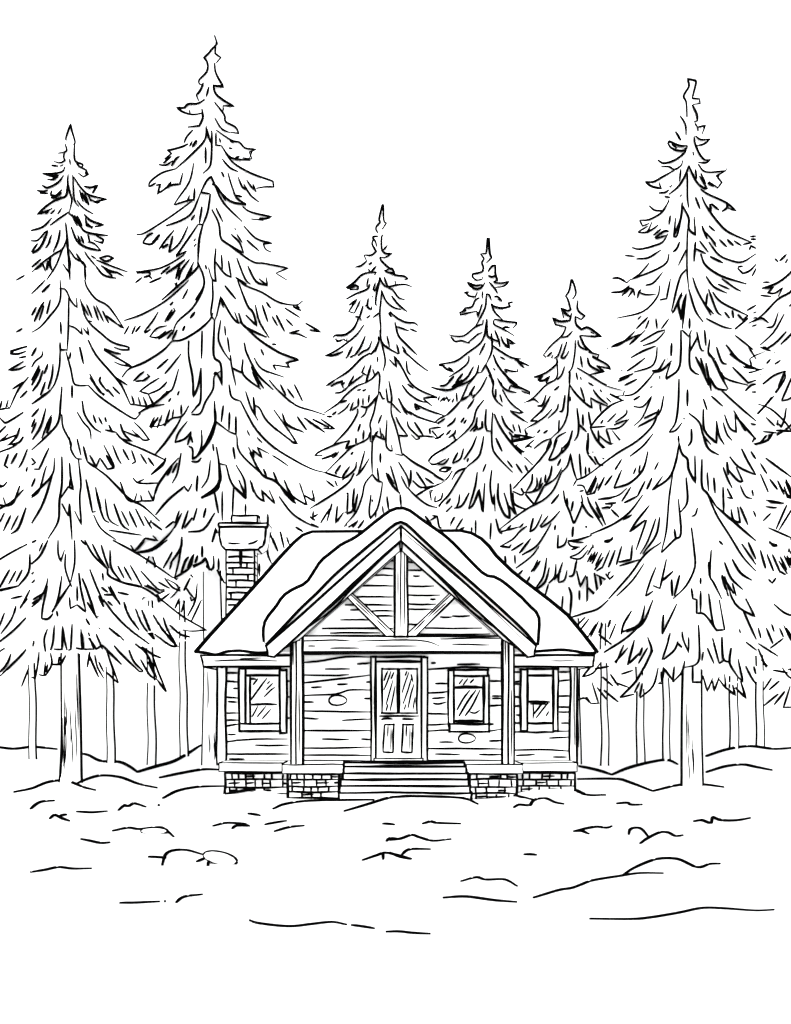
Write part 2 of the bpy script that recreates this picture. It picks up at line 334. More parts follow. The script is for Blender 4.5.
T('B', 140, 280, 3.595, """260 0 262 60 255 120 268 145 275 130;268 145 265 270 290 300 295 380 285 350;275 130 290 60 330 130 355 158 340 115;290 60 300 100;305 20 345 68;355 118 370 160 400 180 455 205
380 125 420 165 405 115 385 90 350 0;415 90 430 150 465 208;440 90 460 150;358 150 385 170;475 130 495 165;490 125 520 185;455 80 470 100;355 0 380 20 440 45 500 80 560 90 585 75
550 95 580 110;560 90 575 100;520 100 575 135;525 140 550 165;535 190 570 195 600 208;540 190 575 180;595 155 650 187 610 180;290 145 282 210 300 255 325 290;305 165 308 200;315 205 322 260;325 270 330 310 345 380
385 175 430 215 500 260 572 287 525 298 540 315 480 305;375 225 385 265 425 340 480 395;410 280 440 320 520 350;435 248 445 270;478 305 490 325;475 230 490 232
330 315 370 335;370 285 372 340 435 393;400 310 420 350 445 390;405 330 430 385;505 375 525 415;530 390 555 425;555 375 585 435;465 360 500 400 560 450 620 470 665 485;265 340 270 330 280 340 295 375
320 375 330 420 362 435;362 435 390 490 420 540 480 600 560 650 620 680 665 692;380 400 400 460 425 505;408 420 415 490;410 450 430 460 460 510 540 575 565 590 540 550 480 465;512 480 530 520 590 548
565 490 600 540;590 495 665 548;620 500 680 530;650 500 700 535 660 535;268 435 270 520 275 510 320 545;300 450 292 510;322 475 320 540;345 490 345 555 320 545;348 560 360 620 440 700;275 510 255 570 215 625 190 645
385 540 395 560;390 600 410 640 405 610 440 640 420 600 465 625;420 565 440 585;475 630 500 645 535 670;262 590 265 615;275 600 285 660 310 665;335 600 342 645;310 665 330 730 380 785 375 720 345 665
395 620 440 700 490 725 560 800;445 680 455 705;480 690 500 740;515 705 540 770 560 805;540 720 575 790 605 805 600 770 575 720;590 760 635 790;620 755 635 795;655 760 670 785;400 700 395 750 415 790
395 705 440 790 455 800;430 760 450 795;455 745 490 800;665 692 725 712;670 720 700 745;700 720 710 740;680 735 700 760;285 660 290 720 270 750""", 286, 484)
T('C', 310, 200, 5.65, """383 185 372 165 378 145 395 125 390 105 408 30 415 35 418 115 432 130 408 165;385 205 360 207 355 215 370 235 378 262;360 215 352 250 375 290 345 312 305 310 320 345;320 345 290 370 255 380
415 195 405 210 405 270 412 290 430 302 462 302 425 325 395 322;412 285 438 255;395 322 405 345 450 385 465 388 478 415 445 410 420 400 445 392;330 365 352 352;330 390 340 405;345 405 375 372;375 405 365 425
370 408 330 410 290 425 250 465 205 497 230 495 255 482 275 490 265 505 225 508;330 440 320 490;340 475 325 505;205 560 260 530 320 505 340 480;355 510 370 465;360 515 375 500 385 465
395 435 390 470 375 540 370 590 380 595;395 435 410 470 435 490 490 480 540 478 575 490;480 455 485 475;420 435 430 465 440 485;445 410 490 425 530 430 555 445 535 450
440 495 470 510 500 550 537 565;460 540 500 590 550 632;405 510 430 570 470 605 515 620;405 510 400 580 395 640 400 720 400 790;265 560 220 630 250 640;220 595 265 560;250 640 285 565
255 660 280 660 300 595;280 660 290 680;310 600 325 590;330 555 325 600 345 620 350 600;355 545 352 550;395 635 355 665;318 668 342 650;275 665 250 720 200 760 145 765 130 778;145 785 155 800 185 790;190 785 200 795;205 800 210 780
305 705 260 765 180 830 130 860 85 880;90 880 140 875 190 855;210 885 240 825;200 895 215 880;225 890 250 875;250 880 285 830 312 768;270 880 300 855 330 840 350 795;330 865 345 870 370 840 385 800;385 770 388 800 370 860
445 635 460 660;452 630 490 665 540 690 590 695 610 710;480 690 500 765 540 810 605 875;490 715 520 725 560 740;565 728 605 745;460 730 463 733;395 735 405 800 440 835 500 870;435 765 450 830;490 815 505 870;520 825 545 860
525 850 560 880 610 925 670 968;400 790 420 870 425 920 412 968;340 865 290 895 220 965 140 1017;448 900 490 945 475 880 510 930 555 1010;545 910 550 960 570 990;580 960 615 995 635 990;610 955 635 990;382 885 382 915""", 0, 372)
T('C', 310, 360, 5.65, """140 113 90 148;115 150 150 130 185 118 180 135 190 160;140 187 180 180 220 145;180 140 200 125;215 145 250 85;220 145 270 105 300 85;290 70 320 85;290 75 310 30;315 125 345 25;355 50 365 85;310 130 350 105 385 65 395 90 390 160 385 195
310 130 260 150 200 200 160 245 80 300;165 240 210 228;265 172 290 165;295 175 318 165;95 320 125 318;125 310 150 290;155 308 200 275 225 240;225 290 245 235;235 285 270 260;275 215 272 265;300 215 300 255;335 195 330 240;285 262 330 262 385 195
385 195 375 230 360 300 340 360 345 400 340 460 355 465;325 265 310 305 285 328;270 275 265 310 215 390 130 480;285 360 270 405;305 395 300 450;330 430 345 400;280 470 320 450;260 440 260 475
395 180 410 215 425 218;430 160 440 235 460 240 460 200 445 115;405 310 385 360;435 335 430 470 445 505 465 515 460 480;460 240 460 300 480 360 500 430 522 540 480 530
500 0 530 60 570 130 630 175 720 210;520 140 560 190 620 230 660 240;550 135 585 160;640 215 690 210 720 215;640 220 690 260;735 235 760 210;770 205 785 235
460 240 490 275 515 300;500 215 530 270 575 310;520 265 550 310;560 290 620 325 730 360;590 245 600 280 620 275 590 255;590 245 660 280 760 315
485 320 510 370 555 430;500 425 555 430;550 345 560 380 610 430 620 445 600 450 570 420;590 350 640 425;610 430 690 430;675 385 680 420;680 385 740 380;690 400 720 435
375 405 350 470;385 400 370 425;395 380 405 440;370 425 420 450 410 415;225 455 150 475 60 515 25 540 70 540;225 455 200 500 250 480;65 560 120 540 150 520;120 540 130 555 165 515;230 535 245 518
345 405 320 450 240 490 180 545 90 635;140 640 175 590;140 640 155 645;180 670 195 640 225 600;180 680 250 620 262 575;270 650 285 600 310 510;260 655 290 625 335 555
355 425 350 540 352 640;398 525 398 580;352 645 310 700 295 770 260 860 200 930;352 645 380 680 410 690;380 610 390 680;345 760 335 850 340 895 375 850 395 780 410 690;352 790 355 800;372 850 372 890
250 640 220 690 150 745 80 790 0 840;270 755 250 860;250 725 240 830;215 750 210 860 195 860;205 755 215 750;125 810 95 915;60 920 110 840;155 825 145 920 190 860;20 855 15 890 45 870;0 885 30 905
190 940 210 930;215 945 270 910;240 945 270 905;270 950 305 905;205 870 240 850 245 800;5 925 50 945;430 635 460 700 510 755;455 595 500 745;440 640 475 700;500 575 550 660 560 720;515 655 550 725;510 760 515 825
410 825 415 865;435 770 445 845;525 530 590 580 680 630 750 680;570 620 570 670 560 715;600 630 660 720;580 680 630 720 700 710;650 665 700 700;700 650 760 680;600 765 650 735 700 710
550 720 600 770 660 815 720 835;650 880 690 935;680 905 720 880 690 880;720 880 730 940 745 950""")
T('D', 425, 230, 6.59, """402 155 412 55 422 55 428 150 440 182 405 215;402 155 365 157 390 190 375 215 385 245 375 275 315 290 315 310 340 330 375 325 380 308
465 232 440 240 415 275;465 232 465 290 478 330 450 342;415 300 440 308 465 300;450 345 500 350 555 340 520 370 465 378;280 345 300 370 340 390 375 375 395 345;280 345 330 365 380 360
422 342 460 385 480 420;455 440 480 440 510 470 480 455;258 415 290 408;270 415 290 435 330 440 345 410;380 405 378 450;360 445 330 465 310 505 265 515 268 530 230 545 235 560 290 545 345 535;378 485 350 570;345 540 350 575
405 420 400 500 375 560 330 640;405 420 425 430 438 465;578 475 550 480 560 505 510 515 460 505 435 485;435 485 460 540 515 595;450 600 460 588 520 600 605 610 600 625 580 645;450 600 460 625 520 655 590 698;510 650 530 640 560 645
385 590 380 620 330 640 260 695 200 700 155 690;170 705 200 735 240 730 295 745;285 740 320 710 350 685 380 675;408 585 400 640 390 700 360 750 280 810 200 865 90 885;408 585 412 690 440 715 485 735;438 680 442 790 405 880
460 660 485 720 495 770;500 700 520 745 555 780 540 715 595 750 540 745;445 760 500 800 570 840 635 850;590 850 690 898;610 865 655 910;398 745 358 825;290 830 285 870 240 915 155 970
90 890 130 895;120 900 150 920 190 935;155 905 185 925;495 835 530 855;450 910 465 925;450 820 480 890 540 965 610 1020;525 915 570 930 610 935 610 915;525 915 540 940
400 885 435 960 448 1020;405 880 370 940;355 890 340 945 290 1015;320 900 270 980 190 1020;250 945 200 1010;190 975 130 1020;345 940 370 940;415 955 385 1020;465 980 500 1010;490 980 495 1010""", 0, 379)
T('D', 425, 375, 6.206, """395 0 425 40 420 110 445 160 485 195;385 10 350 80 300 140;40 75 90 90 160 90 220 50 270 0;90 68 130 60 180 10;165 75 230 30;145 40 180 5;175 80 270 40 310 0;220 160 270 50;220 160 270 130;270 130 310 65;290 130 285 100;310 120 295 145
10 105 70 130;80 160 90 130;115 165 130 140;140 170 160 145;165 170 180 145;195 110 200 165;135 248 180 205 220 160;60 295 90 270 135 248;75 300 125 270;135 320 175 290 190 262;220 295 245 262;240 302 258 275;262 210 305 150
365 155 320 215 300 290 260 345 200 400;130 375 160 340;80 390 120 360;145 390 180 365 190 340;175 375 190 400;0 380 60 385;60 395 100 385;325 262 315 310 280 350;300 350 330 320;355 285 355 325 325 340;318 290 320 340
380 210 375 300 385 345 410 350;420 232 415 330 418 440 445 500 545 605;430 240 460 310 520 400 600 490 670 560;475 250 500 310 550 360;440 85 440 140;440 390 480 475
450 20 480 70 510 95 530 100;500 0 540 50 650 105 650 120 600 100;530 65 520 100 570 110;530 65 600 85;465 120 480 170;470 45 480 60;480 90 530 170 610 235 580 235 525 220;530 225 580 260 640 298
545 305 560 350;580 305 595 360;540 380 540 410 600 395 680 385;545 380 590 385;520 355 545 380;620 340 640 370;560 435 600 470 690 520;575 430 560 445;620 450 650 440 670 460 665 490 690 510;620 450 680 400
200 400 130 450 50 500 15 545 60 555 130 520;150 515 120 550 80 555;205 480 170 545;240 455 220 520 170 550;240 525 290 450 320 380;365 380 350 460 330 510 260 570;260 575 200 600 165 655;85 590 120 575 160 575 130 600 85 595
250 580 200 660 150 740 90 810 80 860 110 870 170 810;270 515 262 540;170 595 130 650 60 690 0 710;110 730 100 770 60 790;50 715 30 720 40 780 25 770;65 750 60 790;45 620 115 655;0 580 50 605
380 550 358 602;325 602 310 700 270 830;270 830 300 800 335 710 350 800 358 850 370 670;275 730 230 810 180 828;215 740 210 790 190 828;130 800 160 765;415 590 405 690 420 800 430 740 435 845
455 670 455 770 490 860 525 888 520 830 490 730;530 672 540 780 565 865 545 840 520 810;130 885 105 950 85 905 65 865 35 880 60 890 75 880;185 880 140 960;235 890 190 960;215 960 245 945;290 945 290 970;315 900 315 985
410 915 405 1020;440 890 460 965 480 985;510 530 545 575;565 550 605 610;620 560 640 600;0 800 80 830""", 378)
T('E', 500, 270, 5.65, """370 147 390 115 402 55 412 65 430 130 410 165;370 147 385 170 400 225 380 230 345 215 360 270;345 215 370 245 400 265;405 245 395 285 340 290 300 270 315 310 375 322
440 172 440 225 480 260 460 280 425 262;425 262 430 305 460 335 500 325 570 375 520 375 455 370;510 350 530 360;375 322 350 370 290 425 245 480;410 345 380 375 345 380;245 480 260 495;265 490 295 462;290 498 300 480
352 415 330 480 305 500;378 405 360 460 345 495 365 495 390 455;450 370 480 430 520 465;440 395 450 430 490 455;500 462 560 480 550 498 520 485;425 395 425 450 410 545 385 580;455 485 465 550;495 495 510 540 580 580
520 490 600 530 625 560 545 540;545 540 590 575 510 590;320 500 320 530 260 580 190 605;325 530 320 610 260 650 190 720 135 752;190 605 240 600 215 625 245 625 280 600 260 640;365 545 350 590 325 620
435 552 500 590 600 650 705 678 695 710 640 715;430 580 440 620;455 605 460 620;498 635 530 655;565 675 575 690;455 660 480 740;525 675 560 720 610 760;600 720 630 750;620 700 690 735
395 575 392 650;395 650 430 700 480 750 520 780 510 720;510 720 550 745 610 770;565 760 570 800;392 650 385 750 380 820 350 890 290 950;305 680 335 655;395 715 398 740;368 705 355 790 335 800;330 755 320 790 270 840
150 745 190 730 220 750;210 770 240 760 260 705;285 712 240 790 170 855;295 785 240 840 140 900;140 900 150 935;210 920 228 900;245 922 270 905;335 845 330 920;375 915 320 950 300 1017;410 905 390 970 350 1010
435 780 445 870 440 930 420 965;445 870 490 915;468 815 470 880;500 800 515 890;498 920 498 1017;65 935 75 970 150 955 200 940;90 990 130 1010;140 1000 190 965 180 1010;190 1010 240 970 290 950;290 950 260 1017;80 930 190 945
510 890 550 965 600 1010;555 905 560 970;560 935 620 980 710 1000 620 890;600 900 625 975;170 855 210 850""", 0, 445)
T('E', 490, 440, 5.65, """130 275 190 210 270 125 340 30 345 0;330 115 350 70 380 0;330 115 365 105 400 70 405 40;405 75 440 30 450 0;380 145 400 105;350 145 340 200 310 260;310 260 370 215 405 155;240 190 235 240 200 300;265 210 265 260 240 290;290 210 275 285;315 195 310 240
130 290 175 310 190 300 175 270 185 290 205 300;205 300 270 280 300 240;200 305 250 365;410 170 360 280 300 340 200 395 60 500;250 360 310 250;130 300 135 355 170 380 205 390
455 75 440 140 410 180;455 75 470 160 490 225;505 75 515 210;550 0 552 70 600 140;580 65 610 130 640 145;625 85 645 108;540 150 540 200;560 155 562 185;600 0 650 50 715 90
60 500 55 520 110 505 165 490;90 510 120 480;165 495 190 470;210 485 170 515 130 560 60 600;245 440 225 520;225 520 260 490 295 415;280 490 330 425;285 495 340 460 395 400;345 360 390 305
55 600 110 605 120 590;120 625 190 578;165 640 230 555;180 650 260 600 310 530 345 470;370 480 365 510;145 725 230 660 278 600;85 655 90 700;140 650 143 700;155 765 185 735;210 800 225 770
230 745 250 720 270 675;245 740 285 680;255 840 300 770 320 665;260 845 310 800 335 720;330 810 365 770 372 700;330 815 310 885;385 800 390 750 410 690;360 790 400 740;385 805 420 790 435 735;445 770 470 760 485 700 490 680
415 285 425 345 450 405 470 465 480 460 520 360 515 310;435 325 440 370;470 345 460 400;515 350 550 410 585 440;550 320 570 370 650 485;600 380 660 480;470 490 465 550;540 485 560 515;385 535 382 610 420 590 435 550
490 740 510 830 540 765 550 800;550 770 548 965;505 850 505 905;445 830 460 880 452 990;412 880 405 965;555 835 630 910;590 750 610 860 635 910;620 770 640 880;600 760 670 800 690 840;660 830 670 870
690 770 670 765 670 750 700 745 705 780;730 755 745 790 740 795;630 385 670 380 690 400 730 440;690 365 680 395;725 400 735 425""", 444)
T('F', 590, 60, 3.794, """368 215 365 160 355 135 375 100 370 72 400 78 402 90 388 145 415 148 418 165 392 168;388 170 405 205 408 230 395 235;342 212 362 245 365 285;398 240 408 255 438 248 425 282;408 255 410 270
325 272 345 305;295 312 300 308 340 325 370 325;295 315 310 335 345 345 365 335 370 325;310 320 330 335;400 288 420 302 455 300;455 300 435 318 405 325;395 290 398 315 415 355 435 378 457 378;457 378 440 390 410 388
390 348 395 362;258 380 280 392 320 380 355 355 365 340;270 405 300 405 320 415 345 400 352 380;375 400 365 430 340 475 300 510;210 462 240 462 280 440 320 418;212 465 235 480 270 488 262 465;260 505 285 502 300 492;302 482 312 475;345 415 340 460
375 400 400 455 425 482 445 488 415 440;400 415 405 450;410 395 440 425 515 420 518 412;515 420 480 440 500 465 485 485 450 460;420 430 440 470;445 465 470 480;370 430 370 520 375 560;340 518 350 510;400 520 418 565;282 518 305 522
225 553 245 570 275 572 300 535;418 490 450 510 515 540 555 573 520 560;520 540 520 560 500 575;460 545 490 570;425 520 445 560 490 620 530 655 615 693;455 545 460 575
188 608 225 605 275 575 300 530;188 608 200 630 225 620;182 655 215 652 235 615;182 652 220 630;215 655 240 640 260 625;240 665 270 640;245 675 280 650 300 650;250 678 290 665;305 590 300 625
350 540 345 600 320 665;350 550 375 600 375 640 400 665 395 595;325 600 318 670 330 665 345 610;425 630 445 680;435 650 480 700;450 628 475 650;455 670 480 710;490 680 520 710;520 680 545 705;545 685 575 705;615 693 580 700
160 712 190 718 240 705 275 690 295 660;133 742 170 745;175 755 220 750 270 720;340 690 330 715 315 728;300 735 290 770 240 800 150 835;225 770 190 810 160 830;370 640 368 780 375 870;365 720 335 780;365 795 340 830 310 950
400 690 395 765;400 715 440 735;415 685 450 730;450 690 490 740 540 762 580 765 630 735;605 720 610 705 630 715;608 670 630 668;610 680 630 680;560 785 580 782;560 790 580 810 605 800 630 775;615 820 630 790
420 735 440 780 500 820 595 850;455 745 505 770;440 820 470 860 520 885;485 850 530 870;500 830 550 865 575 878;85 828 110 828 140 845 150 835;80 882 120 878 150 855;120 895 150 865 165 870 145 900;165 870 170 895;180 905 185 880 195 870
185 880 210 890 250 890;210 855 240 845 275 805;265 910 290 905 305 830;265 855 255 900 200 955 100 980;180 985 195 970;345 980 335 920 350 890;345 985 352 930 365 885;310 950 315 960 340 900 350 880
375 870 400 950 430 995;390 825 410 880 460 970;445 885 440 940;450 870 480 950 500 970;465 880 500 920 600 970;430 920 470 965;510 955 530 980;540 950 545 980;560 965 580 985 600 970;440 980 500 1010 540 1020
365 885 350 1020;378 980 378 1020;175 1020 220 975;210 1020 225 985;250 980 255 1020;270 1020 300 980;550 1020 600 980;595 950 630 930;620 960 632 955;620 980 632 975;615 1010 632 1005""", 0, 329)
T('F', 590, 330, 3.794, """80 65 120 50 170 5;85 60 160 30;155 30 190 15 150 55 210 0;190 45 250 10 285 0;65 68 68 70;200 60 250 40 285 5;345 0 345 90 335 150 290 185 290 170 305 125;350 0 375 25 385 0;380 20 378 130 395 160 415 170;292 108 294 112
310 50 308 100;155 105 200 80 250 60;255 65 250 110 230 140 165 160;140 155 170 135 210 105;120 152 122 156;105 195 150 175;110 185 165 165;130 210 180 185;235 155 260 150 285 110;240 160 275 150 310 115
130 250 170 240 220 190 250 150;265 175 265 185;228 218 238 214;380 80 410 20;405 5 420 70 435 80;435 0 440 60;455 35 450 90 475 110;480 65 500 120 520 130;515 55 560 110 600 140;530 90 590 130 630 145;550 20 620 75;600 60 630 110
400 100 430 160 450 210;420 105 440 180;440 125 460 230;450 85 470 115 500 180 525 225;455 180 480 220 520 228;500 160 510 200;475 115 510 180 600 210;540 140 600 200 630 190;590 230 610 210 630 205;615 235 632 235
0 370 30 330 80 285 130 265;0 370 60 365;65 350 100 315;40 355 50 340;95 350 135 320 140 300;90 360 140 340;60 375 110 370 150 335;165 290 200 290 235 250 200 330 165 365;280 250 260 320 180 370;185 365 250 330;205 335 255 310;165 265 190 250
500 230 560 285 630 345;338 185 335 280 325 350 300 388;300 388 325 380 350 350;370 225 370 290;355 335 360 338;430 260 445 305;460 250 505 290;375 315 415 350 430 400 460 435;430 300 435 380 480 430 480 345;480 345 490 400 510 435
505 350 520 395 540 420;510 320 530 370 555 388 550 320;545 305 585 375 590 385;555 330 630 415;610 355 630 360;430 405 450 450 490 475;260 300 240 360 180 420 100 470 0 545;150 480 200 440 240 392;385 375 385 420 372 440
95 530 120 490;50 570 30 600;0 620 25 560;30 610 55 555;55 590 85 550;90 600 120 530;90 600 150 580 200 530 220 460;165 545 175 520;185 540 190 510;245 530 260 500;120 650 155 595;130 655 180 630;180 630 210 570;215 605 235 560
235 608 250 590 275 555;240 605 300 560 325 500 338 430;40 640 100 630 140 600;60 660 100 655;0 665 50 745;20 650 60 740;80 680 110 710;338 430 350 470 370 490 375 530 400 580 398 475;335 400 338 430;425 490 425 590 445 620 480 670
445 540 450 610;470 560 475 620;505 595 508 700;530 480 565 520 630 550;520 500 525 550;505 520 520 560 540 600;520 525 560 570 580 575 555 520;575 450 600 500 630 550;520 600 540 640 520 635;570 590 590 630 615 640;610 460 630 490;615 605 620 630
0 775 90 735 150 690 200 625;125 720 160 700;315 540 300 640 290 760 270 845;270 845 320 795 345 770 335 640;325 790 320 755;365 560 370 650 345 690;408 675 400 700 385 708;445 620 480 700 530 780 580 860 630 915;480 670 560 740 630 800
535 680 545 720 570 730 560 670;570 670 600 740;620 685 630 710;150 765 180 720 225 665;150 765 210 720;215 720 175 835;250 715 220 800 190 850;265 710 250 780 200 850;55 800 80 795 85 785;0 880 20 840;20 895 45 845;45 905 75 835;70 900 95 835;100 890 120 820
110 880 155 870 160 815;385 750 395 830 398 900 365 970 315 1020;490 800 505 815;575 810 630 890;600 805 630 870;70 1020 150 930 210 850 270 805;100 1010 160 950 205 885;250 900 230 950 210 1010;210 1010 240 990;240 970 265 980 290 870
275 950 315 915;310 945 312 1010;340 930 320 1010;460 835 455 930 470 960 500 1020;450 880 455 940;510 880 535 940 580 985;500 935 525 1010;540 870 570 920 615 950;500 930 545 1000;420 940 420 965;385 980 390 1015;540 960 555 1010;60 925 75 945 90 930;110 895 190 870""")
T('F', 490, 440, 5.65, """440 570 500 562 575 538;440 570 530 580;440 575 460 600 510 605;460 620 500 605;450 660 500 640 550 590;450 665 510 670 555 620;550 690 575 640;550 650 580 600
575 700 610 630;590 735 640 660;600 740 640 715;645 575 670 575 690 550;580 590 585 610;490 225 530 210 570 185;490 225 470 260;490 255 525 258 540 285;505 290 530 285
540 280 545 310 600 200;545 310 590 300 610 240;610 335 670 330 700 320;650 360 690 360;570 185 575 183""")
T('F', 560, 560, 3.767, """45 215 90 200 140 185 182 150;60 250 95 215;75 265 110 220;105 290 135 240;115 290 145 230;145 275 160 240;180 255 190 225;185 300 210 240;230 280 240 240 270 190;235 270 300 240 320 170;250 270 310 240 350 150;145 280 195 318
165 348 240 300 300 250;210 390 240 320;205 385 230 360 255 330;255 395 280 300;260 390 300 350;300 360 310 330;295 390 330 330;325 385 345 340 330 290;390 205 385 280;385 280 440 165;415 275 405 310;385 375 400 330 415 280
390 375 430 340 445 305;460 270 465 300 485 350;485 290 485 345;460 330 440 310;522 245 525 310 525 370 510 395 470 405;495 110 500 145 515 150 515 200 545 205 590 265 620 262 600 150;530 115 530 195;560 125 575 230 590 265
690 190 740 300;700 145 735 215 660 165 620 60;675 260 680 275;700 308 740 340;555 330 580 390;575 295 600 390;610 290 615 370 640 385;600 390 620 375;540 345 535 380;645 330 640 390 670 440;670 440 690 460 670 370;700 400 720 440 740 470;730 400 738 430
500 400 500 460 530 460 540 435;540 440 555 495 575 445;575 455 580 495 600 440;600 450 625 485 620 430;625 480 660 510 650 470;660 480 700 520 680 455;85 440 120 395 130 400;88 440 125 425 150 390;130 410 185 400
70 525 95 520 115 540 100 515;115 540 145 540 120 460;140 480 180 530;165 490 220 535;160 440 200 475;190 430 220 475;205 460 260 480;230 430 275 415;225 518 290 450 350 340;225 518 280 505;280 500 300 460;300 515 310 465
300 520 350 475 370 405;370 465 385 465 380 420;385 460 390 405 430 460;425 460 430 400;430 455 460 420 470 380""")

# trees whose boughs run out of the frame: the same boughs again on their other side
for t_, x0_, lim in (('A', 70, lambda x: x > 109), ('F', 691, lambda x: x < 625)):
    for tt, pl in list(INKS):
        if tt != t_: continue
        cut_ = [(2 * x0_ - x, y + 4) for x, y in pl if lim(x)]
        if len(cut_) > 1: INKS.append((t_, cut_))

def sculpted_tree(name, key, label, x0, ytop, ybase, Y, left, right, tw, seed, group, ycen, yl, yr, lw=1.34):
    """trunk and one sculpted crown: a layered cone whose edge steps out at each bough tip, inked along its needle clumps"""
    rnd = random.Random(seed); k = Y / F
    base = P(x0, ybase, Y); base.z = gz(base.x, base.y) - .02
    root = empty(name, base); tag(root, label, 'tree', group)
    H = P(x0, ytop, Y).z - base.z
    t = MB(seed); trunk(t, base, H * .9, tw * k / 2, .5 * k, k, rnd, (13 if key == 'A' else 6) if tw > 12 else 0); t.build('trunk', BARK, root)
    b = MB(seed)
    def side(tips):
        tp = sorted([(y, abs(x - x0)) for x, y in tips]); tp = [(ytop, 1.2)] + tp
        def w(y):
            if y <= tp[0][0]: return tp[0][1]
            for (ya, wa), (yb, wb) in zip(tp[:-1], tp[1:]):
                if y <= yb:
                    f = (y - ya) / max(.1, yb - ya); lo = .62 * min(wa, wb)
                    drop = min(1, f / .22)
                    start = wa + (lo - wa) * drop
                    return start + (wb - start) * max(0, (f - .22) / .78) ** 1.4
            return tp[-1][1]
        return w, tp
    wl, tl = side(left); wr, tr = side(right)
    allp = sorted(tl + tr)
    def ws(y):
        num = den = 0
        for a, d in allp:
            q = math.exp(-((y - a) / 26) ** 2); num += q * d; den += q
        q = math.exp(-((y - ytop) / 26) ** 2) * 3
        return num / (den + q + 1e-6)
    def depth(px, py):
        dx = px - x0; e_ = ws(py) * 1.4 + 1.5
        lump = 1 + .07 * math.sin(py * .19 + dx * .09) * math.cos(dx * .13 + seed)
        return .6 * (ws(py) + 1) * math.sqrt(max(.05, 1 - (dx / e_) ** 2)) * lump
    near = depth
    ybl = max(yl, ycen); ybr = max(yr, ycen)
    NS = 23; rows = int((ycen - ytop) / 2)
    def vert(i, j, sg):
        s_ = math.sin(math.pi / 2 * (-1 + 2 * j / (NS - 1)))
        yb = ycen + ((ybl if s_ < 0 else ybr) - ycen) * abs(s_) ** 1.3
        py = ytop + (yb - ytop) * i / rows
        w = wl(py) if s_ < 0 else wr(py)
        px = x0 + s_ * w
        return P(px, py, Y + sg * depth(px, py) * k)
    for sg in (-1, 1):
        bi = len(b.v)
        for i in range(rows + 1):
            for j in range(NS):
                q = vert(i, j, sg); b.v.append((q.x, q.y, q.z))
        for i in range(rows):
            for j in range(NS - 1):
                a = bi + i * NS + j
                b.f.append((a, a + 1, a + NS + 1, a + NS) if sg < 0 else (a, a + NS, a + NS + 1, a + 1)); b.m.append(0)
    for i in range(rows):
        for j in (0, NS - 1):
            b.face([vert(i, j, -1), vert(i + 1, j, -1), vert(i + 1, j, 1), vert(i, j, 1)])
    for j in range(NS - 1):
        b.face([vert(0, j, -1), vert(0, j + 1, -1), vert(0, j + 1, 1), vert(0, j, 1)])
        b.face([vert(rows, j, -1), vert(rows, j + 1, -1), vert(rows, j + 1, 1), vert(rows, j, 1)])
    for tt, pl in INKS:
        if tt != key: continue
        # smooth curves between the sharp turns of the pen
        raw = [Vector((x, y, 0)) for x, y in pl]; v = [raw[0]]; seg_ = [raw[0]]
        for i in range(1, len(raw)):
            seg_.append(raw[i])
            if i == len(raw) - 1 or (raw[i] - raw[i - 1]).angle(raw[i + 1] - raw[i], 0) > R(58):
                v += smooth(seg_, 4)[1:] if len(seg_) > 2 else [seg_[1]]
                seg_ = [raw[i]]
        fine = [v[0]]
        for q in v[1:]:
            L_ = (q - fine[-1]).length
            m = int(L_ / 4)
            a = fine[-1]
            for z in range(1, m + 1): fine.append(a.lerp(q, z / (m + 1)))
            if L_ > .3: fine.append(q)
        if len(fine) < 2: continue
        rad = lw * k * rnd.uniform(.86, 1.12)
        f = [P(q.x, q.y, Y - (near(q.x, q.y) + 3.0) * k) for q in fine]
        b.tube(f, rad, 5, (.72, .6))
        f = [P(q.x, q.y, Y + (near(q.x, q.y) + 1.0) * k) for q in fine[::2]]
        b.tube(f, rad, 3, (.5, .55))
    o = b.build('crown', NEEDLE, root)
    return root

BIG = 'tall snowy spruces around the cabin'
rA = [(74.5,144),(82,163),(88.5,174),(107,199),(104,225),(108,236),(128,272),(124,328),(132,352),(152,405),(148,441),(166,461),(155,501),(165,530),(180,589),(206,630),(190,640),(166,690)]
lA = [(64,144),(58,153),(52,165),(43,173.5),(37,190.5),(38,214),(28,233),(18,262),(8,300),(4,340),(-6,385),(-14,430),(-22,470),(-26,515),(-38,560),(-50,610),(-40,645),(-16,675)]
sculpted_tree('spruce_tree', 'A', 'tall snowy spruce at the left edge whose lowest bough tip touches the cabin roof corner', 70, 124, 783, 31, lA, rA, 18, 11, BIG, 650, 678, 688)
rB = [(220.7,57.5),(224,87),(234,106),(239,133.5),(255.5,149),(273.8,187),(271.6,217),(272,243),(288,268),(303,301),(321,332),(300,360),(304,401),(335,429),(298,444),(342,486),(330,527),(300,560)]
lB = [(204,57.5),(199,83),(196,95),(177,107.6),(187,127),(184,142),(159,165),(148.6,187),(173,205),(137,235),(136,272),(123.5,320),(121,378),(135,415),(133,455),(125,500),(120,551),(135,585)]
sculpted_tree('spruce_tree', 'B', 'tallest spruce, rising behind the chimney at the left of the cabin', 212, 38, 769, 36.4, lB, rB, 19, 12, BIG, 570, 588, 575)
lC = [(375.7,236),(364,255),(355,267),(346,289),(348,301),(334,339),(325,356),(327,386),(324,416),(318,456),(326,470),(312,505),(305,540)]
rC = [(386.7,223.5),(392,254),(409,280),(407,311),(417,327),(417,354),(429,371),(440,397),(441,416),(438,430),(446,481),(450,515)]
sculpted_tree('spruce_tree', 'C', 'middle sized spruce rising behind the peak of the front gable', 381, 207, 766, 36.0, lC, rC, 16, 13, BIG, 600, 610, 610)
